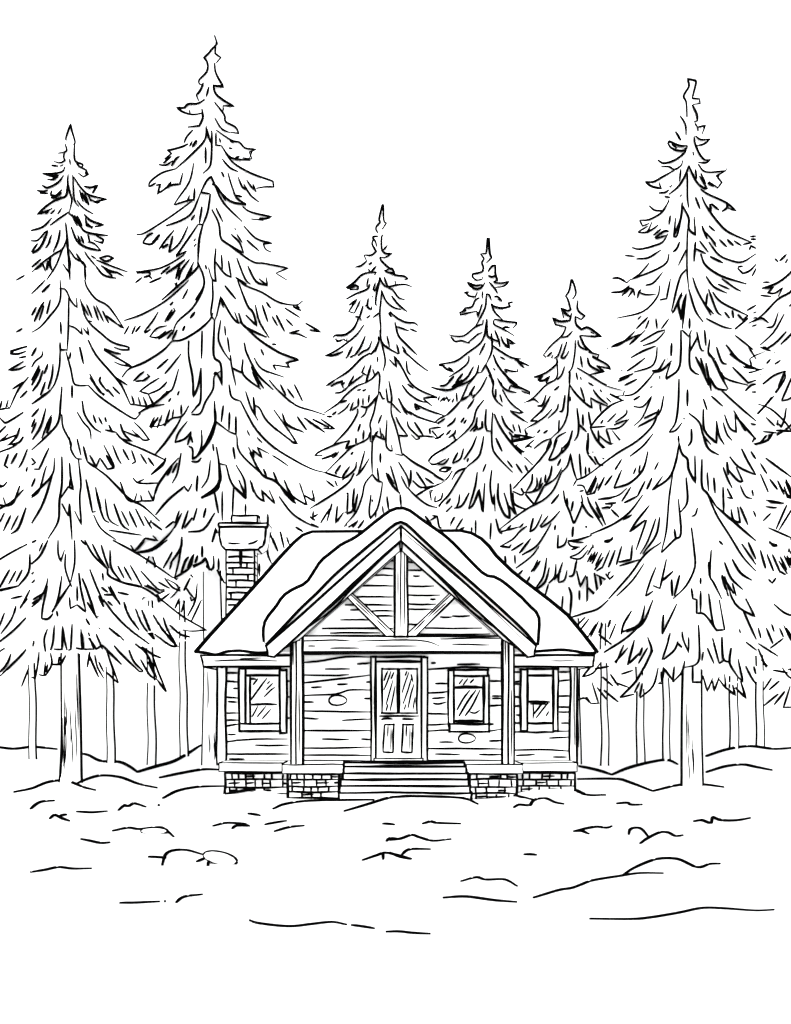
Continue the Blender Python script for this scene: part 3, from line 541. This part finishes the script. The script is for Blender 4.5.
lD = [(481,254),(473,275),(467,284),(464.6,293.6),(460,314),(449,337),(438,365),(433,388),(433,429),(428,463),(438,513),(425,550)]
rD = [(496,267),(509,282),(512,303),(517,323),(515,345),(527.5,367),(529,393),(527,422),(530,436),(536,470),(545,515),(550,560)]
sculpted_tree('spruce_tree', 'D', 'slim spruce behind the right slope of the roof, second tallest of the three small ones', 487, 240, 766, 41, lD, rD, 16, 14, BIG, 600, 610, 610)
lE = [(565.6,295),(561,309),(553,320),(543,355),(534,378),(525,402),(526,432),(520,455),(514,488),(500.5,530),(500.5,548),(512,580),(505,615)]
rE = [(577,293),(585,316),(600,335.6),(610.6,368),(625,390),(628,420),(632,446),(640,485),(645,530),(650,570),(652,615)]
sculpted_tree('spruce_tree', 'E', 'shortest spruce, standing between the cabin roof and the large right spruce', 571, 282, 768, 36.6, lE, rE, 16, 15, BIG, 618, 618, 618)
lF = [(684,100),(680.4,116),(675.7,132.5),(668,142),(658.5,160),(645.4,182),(650,206),(639.6,220),(638,233),(632,248),(625,256),(611.6,278),(611,292),(615.6,318),(611,346),(606,385),(592,427),(588,455),(576,483),(567,541),(572,617),(584,660),(580,697),(620,697)]
rF = [(700,101),(697,122),(705.4,126),(710,139),(710,160),(727,170),(736,211),(752,243),(756,262),(758,290),(762,316),(768,350),(778,395),(786,430),(792,470),(800,510),(806,550),(812,600),(810,650),(780,680),(745,697)]
sculpted_tree('spruce_tree', 'F', 'large snowy spruce with a bare thick trunk at the right of the cabin', 691, 84, 785, ghit(691, 786).y, lF, rF, 19, 16, BIG, 667, 697, 690)
def auto(x0, yt, yb, sl, seed, n=12):
    r = random.Random(seed)
    return [(x0 + sl * (yt + (yb - yt) * ((i + .7) / n) - yt) * r.uniform(.85, 1.1), yt + (yb - yt) * ((i + .7) / n)) for i in range(n)]
for i, (t_, pl) in enumerate(INKS):
    if t_ == 'F' and min(x for x, y in pl) > 741 and max(y for x, y in pl) < 345: INKS[i] = ('G', pl)
g_ = lambda x, y: (812 + (x - 571) * 1.35, 160 + (y - 282) * 1.35)
for t_, pl in list(INKS):
    if t_ == 'E' and g_(*pl[0])[0] < 800 and g_(*pl[0])[1] < 450: INKS.append(('G', [g_(x, y) for x, y in pl]))
sculpted_tree('spruce_tree', 'G', 'spruce at the far right edge, seen only as bough tips behind the large right spruce', 812, 160, 768, 37, [g_(*q) for q in lE], [g_(*q) for q in rE], 18, 17, BIG, 620, 640, 640)
BG = 'slender bare trunked spruces standing back in the woods'
for x0, yb, Y, w, yt, lb in [
    (32, 764, 40, 7, 330, 'thin background spruce trunk left of the thick leftmost trunk'),
    (110, 762.5, 38.5, 8, 500, 'thin background spruce trunk first to the right of the leftmost thick trunk'),
    (151, 768, 37.2, 8.5, 520, 'thin background spruce trunk standing in the dip between two snow mounds at left'),
    (183, 758, 42.0, 8, 500, 'thin background spruce trunk close beside the cabin left corner'),
    (604, 772, 36.2, 7.5, 520, 'thin background spruce trunk just right of the cabin right corner'),
    (639.5, 766, 37.5, 8, 480, 'thin background spruce trunk midway between cabin and large right trunk'),
    (665.5, 762, 39.5, 7, 470, 'thin background spruce trunk close to the left side of the large right trunk'),
    (733, 751, 48, 9, 420, 'thin background spruce trunk on the rise right of the large right trunk'),
    (759, 751, 49, 8, 440, 'thin background spruce trunk at the right edge of the woods')]:
    yt = max(yt, 470); w = w * .85
    key = 'bg%d' % x0; r_ = random.Random(int(x0)); lt, rt = auto(x0, yt, 605, -.13, yt, 5), auto(x0, yt, 605, .13, yt + 1, 5)
    for q, (tx, ty) in enumerate(lt + rt):
        INKS.append((key, [(x0 + (tx - x0) * .2, ty - 12), (x0 + (tx - x0) * .6, ty - 5), (tx, ty)]))
        if q % 2: INKS.append((key, [(tx, ty), (x0 + (tx - x0) * .7, ty + 2), (x0 + (tx - x0) * .6, ty - 2)]))
    sculpted_tree('slender_spruce', key, lb, x0, yt, yb, Y, lt, rt, w, int(x0), BG, 600, 604, 606, 1.1)

# ------------------------------------------------------------------ cabin
WALLY, GY = 29.0, 27.2
cab = empty('log_cabin', Vector((.05, 31, gz(0, 31))))
tag(cab, 'small white plank cabin with snow covered roof, front gable porch and stone footing', 'cabin')
def part(b, name, m=WOOD, par=None, label=None):
    o = b.build(name, m, par or cab)
    if label: o['label'] = label
    return o
def rect(x0, y0, x1, y1, Y): return [P(x0, y1, Y), P(x1, y1, Y), P(x1, y0, Y), P(x0, y0, Y)]
def seg(b, Y, *pts, w=.95, tp=(.7, .5)):
    v = smooth([P(x, y, Y) for x, y in pts], 5)
    v = [q + Vector((0, 0, b.rnd.uniform(-.12, .12) * Y / F)) for q in v]
    b.tube(v, w * 1.66 * Y / F * b.rnd.uniform(.88, 1.1), 4, tp)

# walls
b = MB(21)
body = rect(226, 653.2, 572, 768, WALLY)
b.prism(body, 4.8)
Yw = WALLY - .004
# left wing boards
for ln in [[(226,673),(238,673)],[(226,681),(232,681.5),(238,682)],[(233,688.5),(238,688.5)],[(226,697),(238,698)],[(228,701.5),(237,702)],[(226,713),(238,713)],[(226,720),(238,720)],
           [(226,726),(232,725),(238,724)],[(228,734.5),(236,734.5)],[(226,742),(240,740),(262,739),(288,739)],[(255,745),(272,745.5),(289,745)],[(226,754),(260,754),(289,754)],[(229,759),(245,759)],
           [(286,681),(290,681)],[(286,697),(290,697)],[(286,718),(290,718)]]: seg(b, Yw, *ln)
for ln in [[(303,662.5),(320,661),(345,657),(371,657)],[(357,664),(371,663)],[(325,669),(350,669)],[(303,675),(335,675.5),(349,674.5)],[(303,683),(330,680),(371,675)],[(311,687.5),(322,687)],[(337,684.5),(348,684)],
           [(366,682),(371,682)],[(303,695.5),(335,694),(350,690),(371,690)],[(303,702),(314,702)],[(364,698.5),(371,698.5)],[(303,711),(335,711.5),(371,712)],[(303,718),(319,719)],[(342,720.5),(355,719.5),(371,719)],
           [(303,730.5),(371,730.5)],[(322,739),(349,739.5)],[(361,739),(371,739.5)],[(303,748),(335,748),(371,747)],[(303,755),(340,755),(371,755.5)],[(303,760.5),(371,761)]]: seg(b, Yw, *ln)
for ln in [[(427,669.5),(450,668),(470,667),(502,668)],[(431,663),(436,663)],[(457,664.5),(480,664)],[(435,683.5),(448,683.5)],[(427,693),(440,692.5),(448,691.5)],[(432,698.5),(445,697.5)],[(433,703),(438,704),(446,702)],
           [(489,681),(502,681)],[(492,696),(502,696)],[(492,698.5),(502,698.5)],[(489,706),(502,705)],[(427,713.5),(448,714)],[(427,725),(448,724)],[(489,724),(494,724)],[(427,731),(450,730),(480,732),(502,729)],
           [(439,742),(454,742)],[(489,741),(502,740.5)],[(427,748.5),(465,748.5),(502,749)],[(435,754),(460,754.5)],[(479,754.5),(502,754.5)],[(427,760.5),(502,760.5)]]: seg(b, Yw, *ln)
for ln in [[(514,667),(521,667)],[(514,672),(521,672)],[(515,682),(521,681)],[(514,684),(521,684)],[(514,697),(521,697)],[(514,706),(521,706)],[(516,715),(521,715)],[(514,723),(521,723)],
           [(559,672),(570,672)],[(559,681),(570,680)],[(559,696),(570,696)],[(559,707),(570,707)],[(559,712),(570,712)],[(561,723),(570,723)],[(514,732),(540,731.5),(570,731)],[(549,738),(569,737)],
           [(514,750),(545,749.5),(570,751)],[(516,755.5),(535,754.5)],[(553,757),(567,757)]]: seg(b, Yw, *ln)
for cx, cy, rx, ry in ((338, 700.5, 9, 5), (467, 738.5, 8.5, 4.6)):
    seg(b, Yw, *[(cx + rx * math.cos(a * .63 + .4), cy + ry * math.sin(a * .63 + .4) * (1 - .15 * math.cos(a * .63))) for a in range(11)], w=.9)
# boards on side and back walls
xl, xr = P(226, 0, WALLY).x, P(572, 0, WALLY).x
for i in range(1, 12):
    z = .65 + i * .18
    for x in (xl - .003, xr + .003): b.line(Vector((x, 29.05, z)), Vector((x, 33.75, z + .01)), .018)
    b.line(Vector((xl, 33.803, z)), Vector((xr, 33.803, z)), .018)
part(b, 'wall')
# corner boards
for x0, x1 in ((217, 226), (570, 577)):
    b = MB(int(x0)); b.prism(rect(x0, 666, x1, 764.5, WALLY - .07), .12)
    seg(b, WALLY - .075, (x0 + 4.5, 668), (x0 + 4, 700), (x0 + 4.5, 745), w=.7) if x0 > 500 else None
    part(b, 'corner_board')
# deck
b = MB(31)
zt = .765
def slab(b, x0, x1, Y0, Y1, z0, z1, rad=.021):
    b.prism([Vector((x0, Y0, z0)), Vector((x1, Y0, z0)), Vector((x1, Y0, z1)), Vector((x0, Y0, z1))], Y1 - Y0, rad)
X = lambda px, Y: (px - CX) * Y / F
slab(b, X(219, 28), X(284, 28), 28.0, 29, zt - .16, zt); slab(b, X(519, 28), X(577, 28), 28.0, 29, zt - .16, zt)
slab(b, X(282, 27.35), X(345, 27.35), 27.35, 28.9, zt - .165, zt - .002); slab(b, X(463, 27.35), X(523, 27.35), 27.35, 28.9, zt - .165, zt - .002)
slab(b, X(345, 27.35) + .004, X(463, 27.35) - .004, 27.4, 28.9, zt - .165, zt - .002)
part(b, 'porch_deck')
# steps
for i, (x0, x1, Y, ya, yb) in enumerate([(344, 464.5, 27.3, 762.5, 766.5), (344, 466, 27.25, 766.5, 773.5), (343, 468, 27.05, 773.5, 779.5), (341, 468.5, 26.85, 779.5, 786), (340, 470.5, 26.65, 786, 793), (339, 472, 26.45, 793, 803)]):
    b = MB(40 + i); b.prism(rect(x0, ya, x1, yb, Y), .35 if i > 1 else .2, .035); part(b, 'step')
# stone footing
def masonry(x0, x1, ya, yb, Y, depth, seed):
    b = MB(seed); b.prism(rect(x0, ya, x1, yb + 12, Y), depth); r = b.rnd
    y = ya; row = 0
    while y < yb + 6:
        h = r.choice((5.5, 6.5, 7.5)); x = x0 + r.uniform(3, 8)
        while x < x1 - 3:
            if r.random() < .9: seg(b, Y - .004, (x, y + .8), (x + r.uniform(-.6, .6), y + h), w=.9)
            if r.random() < .35:
                x2 = min(x1, x + r.uniform(7, 13)); seg(b, Y - .004, (x, y + h * .5), (x2, y + h * .5 + r.uniform(-.7, .7)), w=.85)
            x += r.uniform(6, 13)
        y += h
        if y < yb + 6: seg(b, Y - .004, (x0, y), ((x0 + x1) / 2, y + r.uniform(-1, 1)), (x1, y), w=1.0)
    part(b, 'stone_footing', STONE)
masonry(225, 288, 773, 795, 28.42, 5.3, 51); masonry(287.5, 339, 774, 800, 27.45, 1.4, 52)
masonry(470, 517, 774, 796, 27.45, 1.4, 53); masonry(516, 575, 773, 792, 28.42, 5.3, 54)
# posts
for x0, x1, xi in ((291, 302.7, 296), (502.7, 514, 508.3)):
    b = MB(int(x0)); b.prism(rect(x0, 631, x1, 765, 27.55), .2, .035)
    seg(b, 27.546, (xi, 633), (xi + .4, 680), (xi - .3, 720), (xi, 764), w=.95, tp=(1, 1))
    seg(b, 27.546, (xi + 3, 690), (xi + 3.3, 725), (xi + 3, 757), w=.7)
    seg(b, 27.546, (xi - 3, 640), (xi - 2.7, 665), w=.6)
    part(b, 'porch_post')
# tie beam
b = MB(60); b.prism(rect(303, 636, 502, 652, 27.56), .18, .035)
seg(b, 27.555, (303, 653.5), (400, 653), (502, 653), w=1.0, tp=(1, 1))
for ln in [[(303,641),(335,640),(352,641)],[(357,641),(400,640),(425,641),(440,646)],[(375,646),(420,646)],[(308,646),(316,646)],[(330,648),(360,648)],[(440,639),(480,638),(502,638.5)],[(452,644),(490,645)]]: seg(b, 27.555, *ln, w=.8)
part(b, 'tie_beam')
b = MB(61); b.prism(rect(394.8, 538, 407.5, 636.5, 27.5), .2, .035)
seg(b, 27.496, (401, 548), (400.6, 590), (401, 633), w=.8); seg(b, 27.496, (404.3, 552), (404.5, 600), (404.3, 625), w=.7); seg(b, 27.496, (398, 570), (398, 600), w=.55)
part(b, 'king_post')
for sg in (-1, 1):
    m = lambda x, y: P(401 + sg * (x - 401), y, 27.52)
    b = MB(62 + sg); b.prism([m(*q) for q in ((451, 592), (456.5, 586.5), (461, 591), (416, 636), (408, 636), (408, 633))][::sg], .14, .022)
    for a in (((452, 594), (438, 607), (428, 617)), ((446, 603), (432, 616)), ((425, 620), (414, 631))): seg(b, 27.516, *[(401 + sg * (x - 401), y) for x, y in a], w=.65)
    part(b, 'truss_brace')
# gable wall
b = MB(64)
b.prism([P(296, 637, 27.8), P(507, 637, 27.8), P(401, 543, 27.8)], 1.3, .02)
for y, x0, x1 in ((561,384,394),(569,378,394),(575.6,370,393),(586,360,393),(597,350,393),(605,345,392),(610,350,370),(611,372,393),(620,340,372),(628.5,322,393),(633,330,380),(616,374,393)):
    seg(b, 27.796, (x0, y), ((x0 + x1) / 2, y - .4), (x1, y), w=.9)
for y, x0, x1 in ((562,408,418),(570,408,424),(576,413,420),(586,408,434),(595,408,440),(599,430,436),(604,408,436),(609,408,432),(617,440,452),(616,452,470),(624,408,425),(628,425,482),(634,418,490)):
    seg(b, 27.796, (x0, y), ((x0 + x1) / 2, y + .4), (x1, y), w=.9)
part(b, 'gable_wall')
# rafters behind the barge boards
for sg in (-1, 1):
    M = lambda x, y, Y: P(401 + sg * (x - 401), y, Y)
    b = MB(66 + sg)
    poly = [(401, 540), (528, 653), (509, 637), (497, 634), (401, 551)]
    poly = [(402, 539), (531, 654), (503, 640), (402, 551)]
    b.prism([M(x, y, 27.45) for x, y in poly][::sg], .25, .02)
    for o in (2.5, 5, 7.5):
        seg(b, 27.446, *[(401 + sg * (x - 401), y) for x, y in ((408 + o * 2, 545.5 + o * 2.2), (440 + o, 573.5 + o * 1.7), (470, 599 + o * 1.4), (500, 626 + o * .8))], w=.75)
    for i in range(6):
        x = 503 + i * 4; seg(b, 27.446, *[(401 + sg * (q - 401), y) for q, y in ((x, 630 + i * 3.4), (x + 7, 640 + i * 2.4))], w=.8)
    part(b, 'rafter')
    # soffit boards behind eave end
    b = MB(70 + sg)
    b.prism([M(x, y, GY) for x, y in ((401, 526), (536, 646), (534, 656), (528, 657), (401, 540.5))][::sg], .12, .035)
    seg(b, GY - .004, *[(401 + sg * (x - 401), y) for x, y in ((404, 533), (440, 563), (480, 598), (533, 650))], w=.55) if sg > 0 else None
    part(b, 'barge_board')
# gable roof deck under the snow (runs back into the main roof)
b = MB(73)
bot = [(535.5,644.5),(528,635),(515,622),(490,599),(465,577),(440,555.5),(420,537),(401,522),(382,535),(360,553),(334.6,575),(318,592),(301,608),(285,625),(266.5,644.5)]
b.prism([P(x, y + .5, GY + .01) for x, y in bot[::-1]] + [P(531, 650, GY + .01), P(401, 536, GY + .01), P(270, 650, GY + .01)], 4.0, .02, back=False, inkfront=False)
b.prism([Vector((X(300, 27.6), 27.72, 2.835)), Vector((X(505, 27.6), 27.72, 2.835)), Vector((X(505, 27.6), 27.72, 2.9)), Vector((X(300, 27.6), 27.72, 2.9))], 1.3, .01, back=False, inkfront=False)
gr = part(b, 'gable_roof')
# gable snow
top = [(264.5,642),(263.5,632),(265,622),(270,614),(276,607),(281,599),(287,593),(295,588.5),(303,585),(308,581),(312,575),(317,567),(322,560),(331,553),(341.6,544.5),(353,539),(365,530.5),(374,523),(382,517),(391,510.5),(401,508),(410,511),(418,517),(430,525.5),(441.5,533.5),(449,539.5),(457,547.3),(471,562),(484.6,575),(491,576),(498.5,579),(507,585),(515,592),(522,598),(529,605.7),(536,612),(539,619),(538.5,632),(537.4,645)]
b = MB(74)
ft = [P(x, y, GY - .03) for x, y in top]; fb = [P(x, y, GY - .03) for x, y in bot]
fb = fb[::-1]
# front face as strip between top and bottom chains
def resample(ch, n):
    L = [0]
    for i in range(1, len(ch)): L.append(L[-1] + (ch[i] - ch[i - 1]).length)
    out = []
    for k in range(n + 1):
        d = L[-1] * k / n; i = 1
        while i < len(ch) - 1 and L[i] < d: i += 1
        u = (d - L[i - 1]) / max(1e-9, L[i] - L[i - 1]); out.append(ch[i - 1].lerp(ch[i], u))
    return out
N = 60
T = resample(smooth(ft, 3), N); Bq = resample(smooth(fb, 3), N)
cen = Vector((P(401, 0, GY).x, GY, 3.4))
def ins(p, q, a): return p.lerp(q, a)
rings = [(Bq, 0)]
fr = [[p for p in Bq], [p.lerp(t, .5) for p, t in zip(Bq, T)], [p.lerp(t, .95) + Vector((0, .01, 0)) for p, t in zip(Bq, T)], [t + Vector((0, .06, 0)) for t in T], [t + Vector((0, 1.2, .0)) for t in T], [t + Vector((0, 2.6, 0)) for t in T], [t + Vector((0, 4.2, -.05)) for t in T]]
for a, c in zip(fr[:-1], fr[1:]):
    for i in range(N): b.face([a[i], a[i + 1], c[i + 1], c[i]])
bb = [p + Vector((0, 4.2, 0)) for p in Bq]
for i in range(N): b.face([Bq[i + 1], Bq[i], bb[i], bb[i + 1]])
for e in (0, N): b.face([fr[0][e], fr[3][e], fr[4][e], fr[5][e], fr[6][e], bb[e]])
b.tube([p + Vector((0, .04, 0)) for p in T], .047, 6, (1, 1)); b.tube([p + Vector((0, -.01, 0)) for p in Bq], .034, 6, (1, 1))
b.tube([fr[0][0], fr[3][0]], .022, 4, (1, 1)); b.tube([fr[0][N], fr[3][N]], .022, 4, (1, 1))
for e in (0, N): b.tube([bb[e].lerp(Bq[e], i / 6) for i in range(7)], .02, 4, (1, 1))
o = part(b, 'roof_snow', SNOW, gr)
# main roof
EY, RY = 28.35, 31.4
Ls = [(195.6,652),(209,636.5),(235,608),(262,578),(283,554),(296,540.5),(303,535),(312,532)]
Rs = [(597,652),(585,636),(568,615.5),(551,601.5),(534.6,589),(515,574),(497,557),(486,542),(474,534),(460,531)]
def lerp_chain(ch, n):
    return resample([Vector((a, b, 0)) for a, b in ch], n)
NR = 16
lc, rc = lerp_chain(Ls, NR), lerp_chain(Rs, NR)
b = MB(80)
rg = []
for i in range(NR + 1):
    s = i / NR
    yl = (652 - lc[i].y) / (652 - 532); yr = (652 - rc[i].y) / (652 - 531)
    l = P(lc[i].x, lc[i].y, EY + (RY - EY) * yl); r = P(rc[i].x, rc[i].y, EY + (RY - EY) * yr)
    lb = Vector((l.x, 2 * RY - l.y, l.z)); rb = Vector((r.x, 2 * RY - r.y, r.z))
    rg.append((l, r, rb, lb))
for a, c in zip(rg[:-1], rg[1:]):
    for k in range(4):
        m_ = 6 if k in (0, 2) else 3
        for j in range(m_):
            u, v = j / m_, (j + 1) / m_
            b.face([a[k].lerp(a[(k + 1) % 4], u), a[k].lerp(a[(k + 1) % 4], v), c[k].lerp(c[(k + 1) % 4], v), c[k].lerp(c[(k + 1) % 4], u)])
lo = [p - Vector((0, 0, .03)) for p in rg[0]]
for k in range(4): b.face([rg[0][k], rg[0][(k + 1) % 4], lo[(k + 1) % 4], lo[k]])
b.face(lo[::-1])
for k in range(4): b.tube([q[k] for q in rg], .047, 6, (1, 1))
b.tube([rg[-1][0], rg[-1][1]], .047, 6, (1, 1)); b.tube([rg[-1][2], rg[-1][3]], .034, 6, (1, 1))
zs = lambda x, y: P(x, y, EY - .006)
b.tube(smooth([zs(x, y) for x, y in ((196,651.5),(206,652.5),(216,654.5),(226,651.5),(240,650.5),(256,652.5),(268,652),(280,651))], 4), .033, 5, (1, 1))
b.tube(smooth([zs(x, y) for x, y in ((534,651.5),(545,650.5),(562,649.5),(575,651),(586,652.8),(596,652.8))], 4), .033, 5, (1, 1))
for k in (1, 2, 3): b.tube([rg[0][k].lerp(rg[0][(k + 1) % 4], i / 6) for i in range(7)], .033, 5, (1, 1))
# eave board ring = the roof itself
r = MB(81)
e0, e1 = P(200.5, 0, EY).x, P(594.5, 0, EY).x
za, zb = P(0, 666.5, EY).z, P(0, 655.5, EY).z
def eave(xa, xb, sa, sb, y0, y1):
    r.prism([Vector((xa + sa, y0, za)), Vector((xb - sb, y0, za)), Vector((xb, y0, zb)), Vector((xa, y0, zb))], y1 - y0, .035)
eave(e0, X(292, EY), .05, 0, EY + .03, 2 * RY - EY - .03); eave(X(512, EY), e1, 0, .03, EY + .03, 2 * RY - EY - .03)
eave(X(292, EY) + .004, X(512, EY) - .004, 0, 0, WALLY + .06, 2 * RY - EY - .03)
seg(r, EY + .025, (214, 661), (240, 660), (277, 661), w=.75); seg(r, EY + .025, (240, 658.5), (262, 658), w=.6); seg(r, EY + .025, (550, 661), (575, 660.5), w=.6)
roof = part(r, 'roof')
part(b, 'roof_snow', SNOW, roof)
# windows
def bar(b, x0, y0, x1, y1, Y, d=.06): b.prism(rect(x0, y0, x1, y1, Y), d, .035)
def window(pane, frames, sill, strokes, seed, Y=WALLY):
    b = MB(seed); b.prism(rect(*pane, Y - .03), .04, .035)
    for s in strokes: seg(b, Y - .035, *s[0], w=s[1])
    w = part(b, 'window', GLASS)
    b = MB(seed + 1)
    for f in frames: bar(b, *f, Y - .07)
    part(b, 'frame', WOOD, w)
    b = MB(seed + 2); bar(b, *sill, Y - .1, .1); part(b, 'sill', WOOD, w)
window((250, 675.5, 280, 724), [(239, 668.5, 245.5, 731), (245.7, 675.5, 250, 724), (279.8, 670, 286.5, 733), (245.7, 668.5, 279.6, 675.3)], (239.5, 723.5, 280, 731),
       [(((250,704.5),(265,704),(277,704.5)), 1.2), (((251,700),(258,690),(267,678)), 1), (((264,697),(270,691),(275,687)), .8), (((266,690),(273,683)), .8), (((250,679),(256,679)), 1), (((253,685),(258,678.5)), .8), (((252,717),(258,706)), .8), (((257,717),(266,706)), .8), (((262,719),(271,709)), .8), (((267,684),(270,681)), .6)], 90)
window((454, 676, 483.5, 721), [(448.5, 670, 453.8, 726), (453.8, 670, 488, 675.6), (484, 675.8, 489, 731)], (449.5, 724, 489, 731.5),
       [(((454,687.5),(470,687),(483.5,687.5)), 1.5), (((459,684),(463,679)), .8), (((463,685),(468,678.5)), .8), (((470,683),(474,679)), .8), (((457,710),(463,699),(470,690)), 1), (((459,716),(468,701),(476,690)), 1), (((465,716),(472,706),(480,690)), 1), (((470,712),(475,713),(480,710)), .8), (((454,721),(484,721)), 1.4)], 93)
window((527.5, 675.5, 553, 723), [(521, 669.5, 527.3, 731), (527.5, 669, 553, 675.3), (553.2, 669, 558, 731)], (527.5, 723.5, 553, 732),
       [(((528,701.5),(540,701.8),(550,702)), 1.4), (((533,703),(533.5,712),(533,719)), .8), (((534,714),(540,706),(543,702)), .9), (((536,718),(543,709),(548,703)), .9), (((546,716),(549,711)), .8), (((530,704),(549,704)), .7)], 96)
# door
b = MB(100)
for f in ((371, 657, 375.6, 763), (421.5, 657.5, 427.3, 763), (375.8, 657, 421.3, 661.5)): bar(b, *f, WALLY - .06, .08)
part(b, 'door_frame')
b = MB(101); b.prism(rect(375.8, 662, 421.3, 759, WALLY - .03), .05, .032)
for ln in [[(381,719.5),(386,718.5),(393,719)],[(402,719),(414,719)],[(379,716),(419,716)]]: seg(b, WALLY - .035, *ln, w=.95)
b.prism(rect(374, 758.5, 423, 762, WALLY - .09), .08, .024)
door = part(b, 'door')
for x0, x1, hs in ((382, 397.6, [((384,681),(386,675),(388,671)),((384,690),(388,680),(391,671)),((386,705),(389,694),(393,680)),((386,711),(388,704)),((390,711),(393,697),(395,686)),((391,679),(394,672))]),
                   (399.4, 417, [((402,693),(405,683),(409,672)),((403,704),(408,690),(412,676)),((408,708),(411,694),(414,684)),((413,709),(415,697)),((405,676),(407,671)),((411,674),(413,682)),((404,710),(406,704))])):
    b = MB(int(x0)); b.prism(rect(x0, 669, x1, 713, WALLY - .036), .02, .032)
    for h in hs: seg(b, WALLY - .04, *h, w=.75)
    part(b, 'door_glass', GLASS, door)
for x0, x1 in ((383, 394), (401.5, 413)):
    b = MB(int(x0)); b.prism([P(x0, 752, WALLY - .037), P(x1 - 1, 752.5, WALLY - .037), P(x1, 724.5, WALLY - .037), P(x0 + 1.5, 724.5, WALLY - .037)], .02, .032)
    seg(b, WALLY - .042, (x0 + 5, 726), (x0 + 4.6, 737), w=.8); seg(b, WALLY - .042, (x1 - 3, 727), (x1 - 3.4, 750), w=.6)
    part(b, 'door_panel', WOOD, door)
# chimney
CY = 32.2
b = MB(110); b.prism(rect(226, 548, 254.5, 650, CY), .6, .034)
for i, y in enumerate((557, 562.5, 568, 574, 580.5, 587, 593, 599, 605)):
    x0, x1 = (226, 254.5) if i % 2 else (228, 253)
    seg(b, CY - .004, (x0, y), (240, y + b.rnd.uniform(-.6, .6)), (x1, y + .3), w=1.0, tp=(1, .8))
for x, ya, yb in ((240, 550, 567), (241.5, 550, 567), (233, 568, 574), (247, 562, 568), (236, 580, 587), (248, 574, 580), (231, 593, 599)): seg(b, CY - .004, (x, ya), (x, yb), w=.95)
for s in range(1, 15):
    z = EYE + (HY - 548) * CY / F - s * .14
    for xx in (226, 254.5): b.line(Vector((X(xx, CY), CY, z)), Vector((X(xx, CY), CY + .6, z)), .016)
ch = part(b, 'chimney', STONE)
b = MB(111)
poly = [(225, 549.5), (221.5, 545.5), (219.5, 536), (219.5, 527.5), (218.5, 527), (218.5, 523), (268, 523), (268, 527), (266, 527.5), (265, 539), (263, 546), (258, 549.5)]
b.prism([P(x, y, CY - .18) for x, y in poly], .96, .042, back=False)
for x, y in ((225, 549.5), (218.5, 523), (268, 523), (258, 549.5)): b.line(P(x, y, CY - .18), P(x, y, CY - .18) + Vector((0, .96, 0)), .02)
bk = [P(x, y, CY - .18) + Vector((0, .96, 0)) for x, y in poly]
for i in range(len(bk)): b.line(bk[i], bk[(i + 1) % len(bk)], .02)
seg(b, CY - .185, (219, 527), (244, 526.6), (267.5, 527), w=1.1, tp=(1, 1)); seg(b, CY - .185, (228, 543), (233, 543.5), (241, 543), w=.9); seg(b, CY - .185, (248, 544), (254, 542.5), (258, 540), w=.9)
part(b, 'chimney_cap', STONE, ch)
b = MB(112); b.prism(rect(232, 515.5, 257.5, 522.6, CY + .05), .5, .035); seg(b, CY + .3, (245.6, 504), (245.4, 515), w=1.1); part(b, 'flue', STONE, ch)

# ------------------------------------------------------------------ light, sky, camera
SUN_EL, SUN_ROT = R(31), R(184)
w = bpy.data.worlds.new('World'); sc.world = w; w.use_nodes = True
nt = w.node_tree; bg = nt.nodes['Background']
sky = nt.nodes.new('ShaderNodeTexSky'); sky.sky_type = 'NISHITA'; sky.sun_disc = False
sky.sun_elevation = SUN_EL; sky.sun_rotation = SUN_ROT; sky.dust_density = 1.0; sky.air_density = 1; sky.ozone_density = 1
hsv = nt.nodes.new('ShaderNodeHueSaturation'); hsv.inputs['Saturation'].default_value = .06
nt.links.new(sky.outputs[0], hsv.inputs['Color']); nt.links.new(hsv.outputs[0], bg.inputs['Color'])
bg.inputs['Strength'].default_value = .15
ld = bpy.data.lights.new('sun', 'SUN'); ld.energy = 1.0; ld.angle = R(50); ld.color = (1, .985, .96)
lo_ = bpy.data.objects.new('sun', ld); C.objects.link(lo_)
dirv = Vector((math.sin(SUN_ROT) * math.cos(SUN_EL), math.cos(SUN_ROT) * math.cos(SUN_EL), math.sin(SUN_EL)))
lo_.rotation_euler = dirv.to_track_quat('Z', 'Y').to_euler()
cd = bpy.data.cameras.new('camera'); cam = bpy.data.objects.new('camera', cd); C.objects.link(cam)
cam.location = (0, 0, EYE); cam.rotation_euler = (R(90), 0, 0)
cd.sensor_fit = 'VERTICAL'; cd.sensor_height = 24; cd.lens = F / 1024 * 24
cd.shift_y = (HY - 512) / 1024; cd.clip_end = 3000; cd.clip_start = .1
sc.camera = cam
sc.view_settings.view_transform = 'Standard'; sc.view_settings.look = 'None'; sc.view_settings.gamma = 1
sc.view_settings.exposure = 1.6
sc.cycles.use_denoising = True
sc.cycles.max_bounces = 16; sc.cycles.diffuse_bounces = 12
print('VERTS', sum(len(o.data.vertices) for o in sc.objects if o.type == 'MESH'))
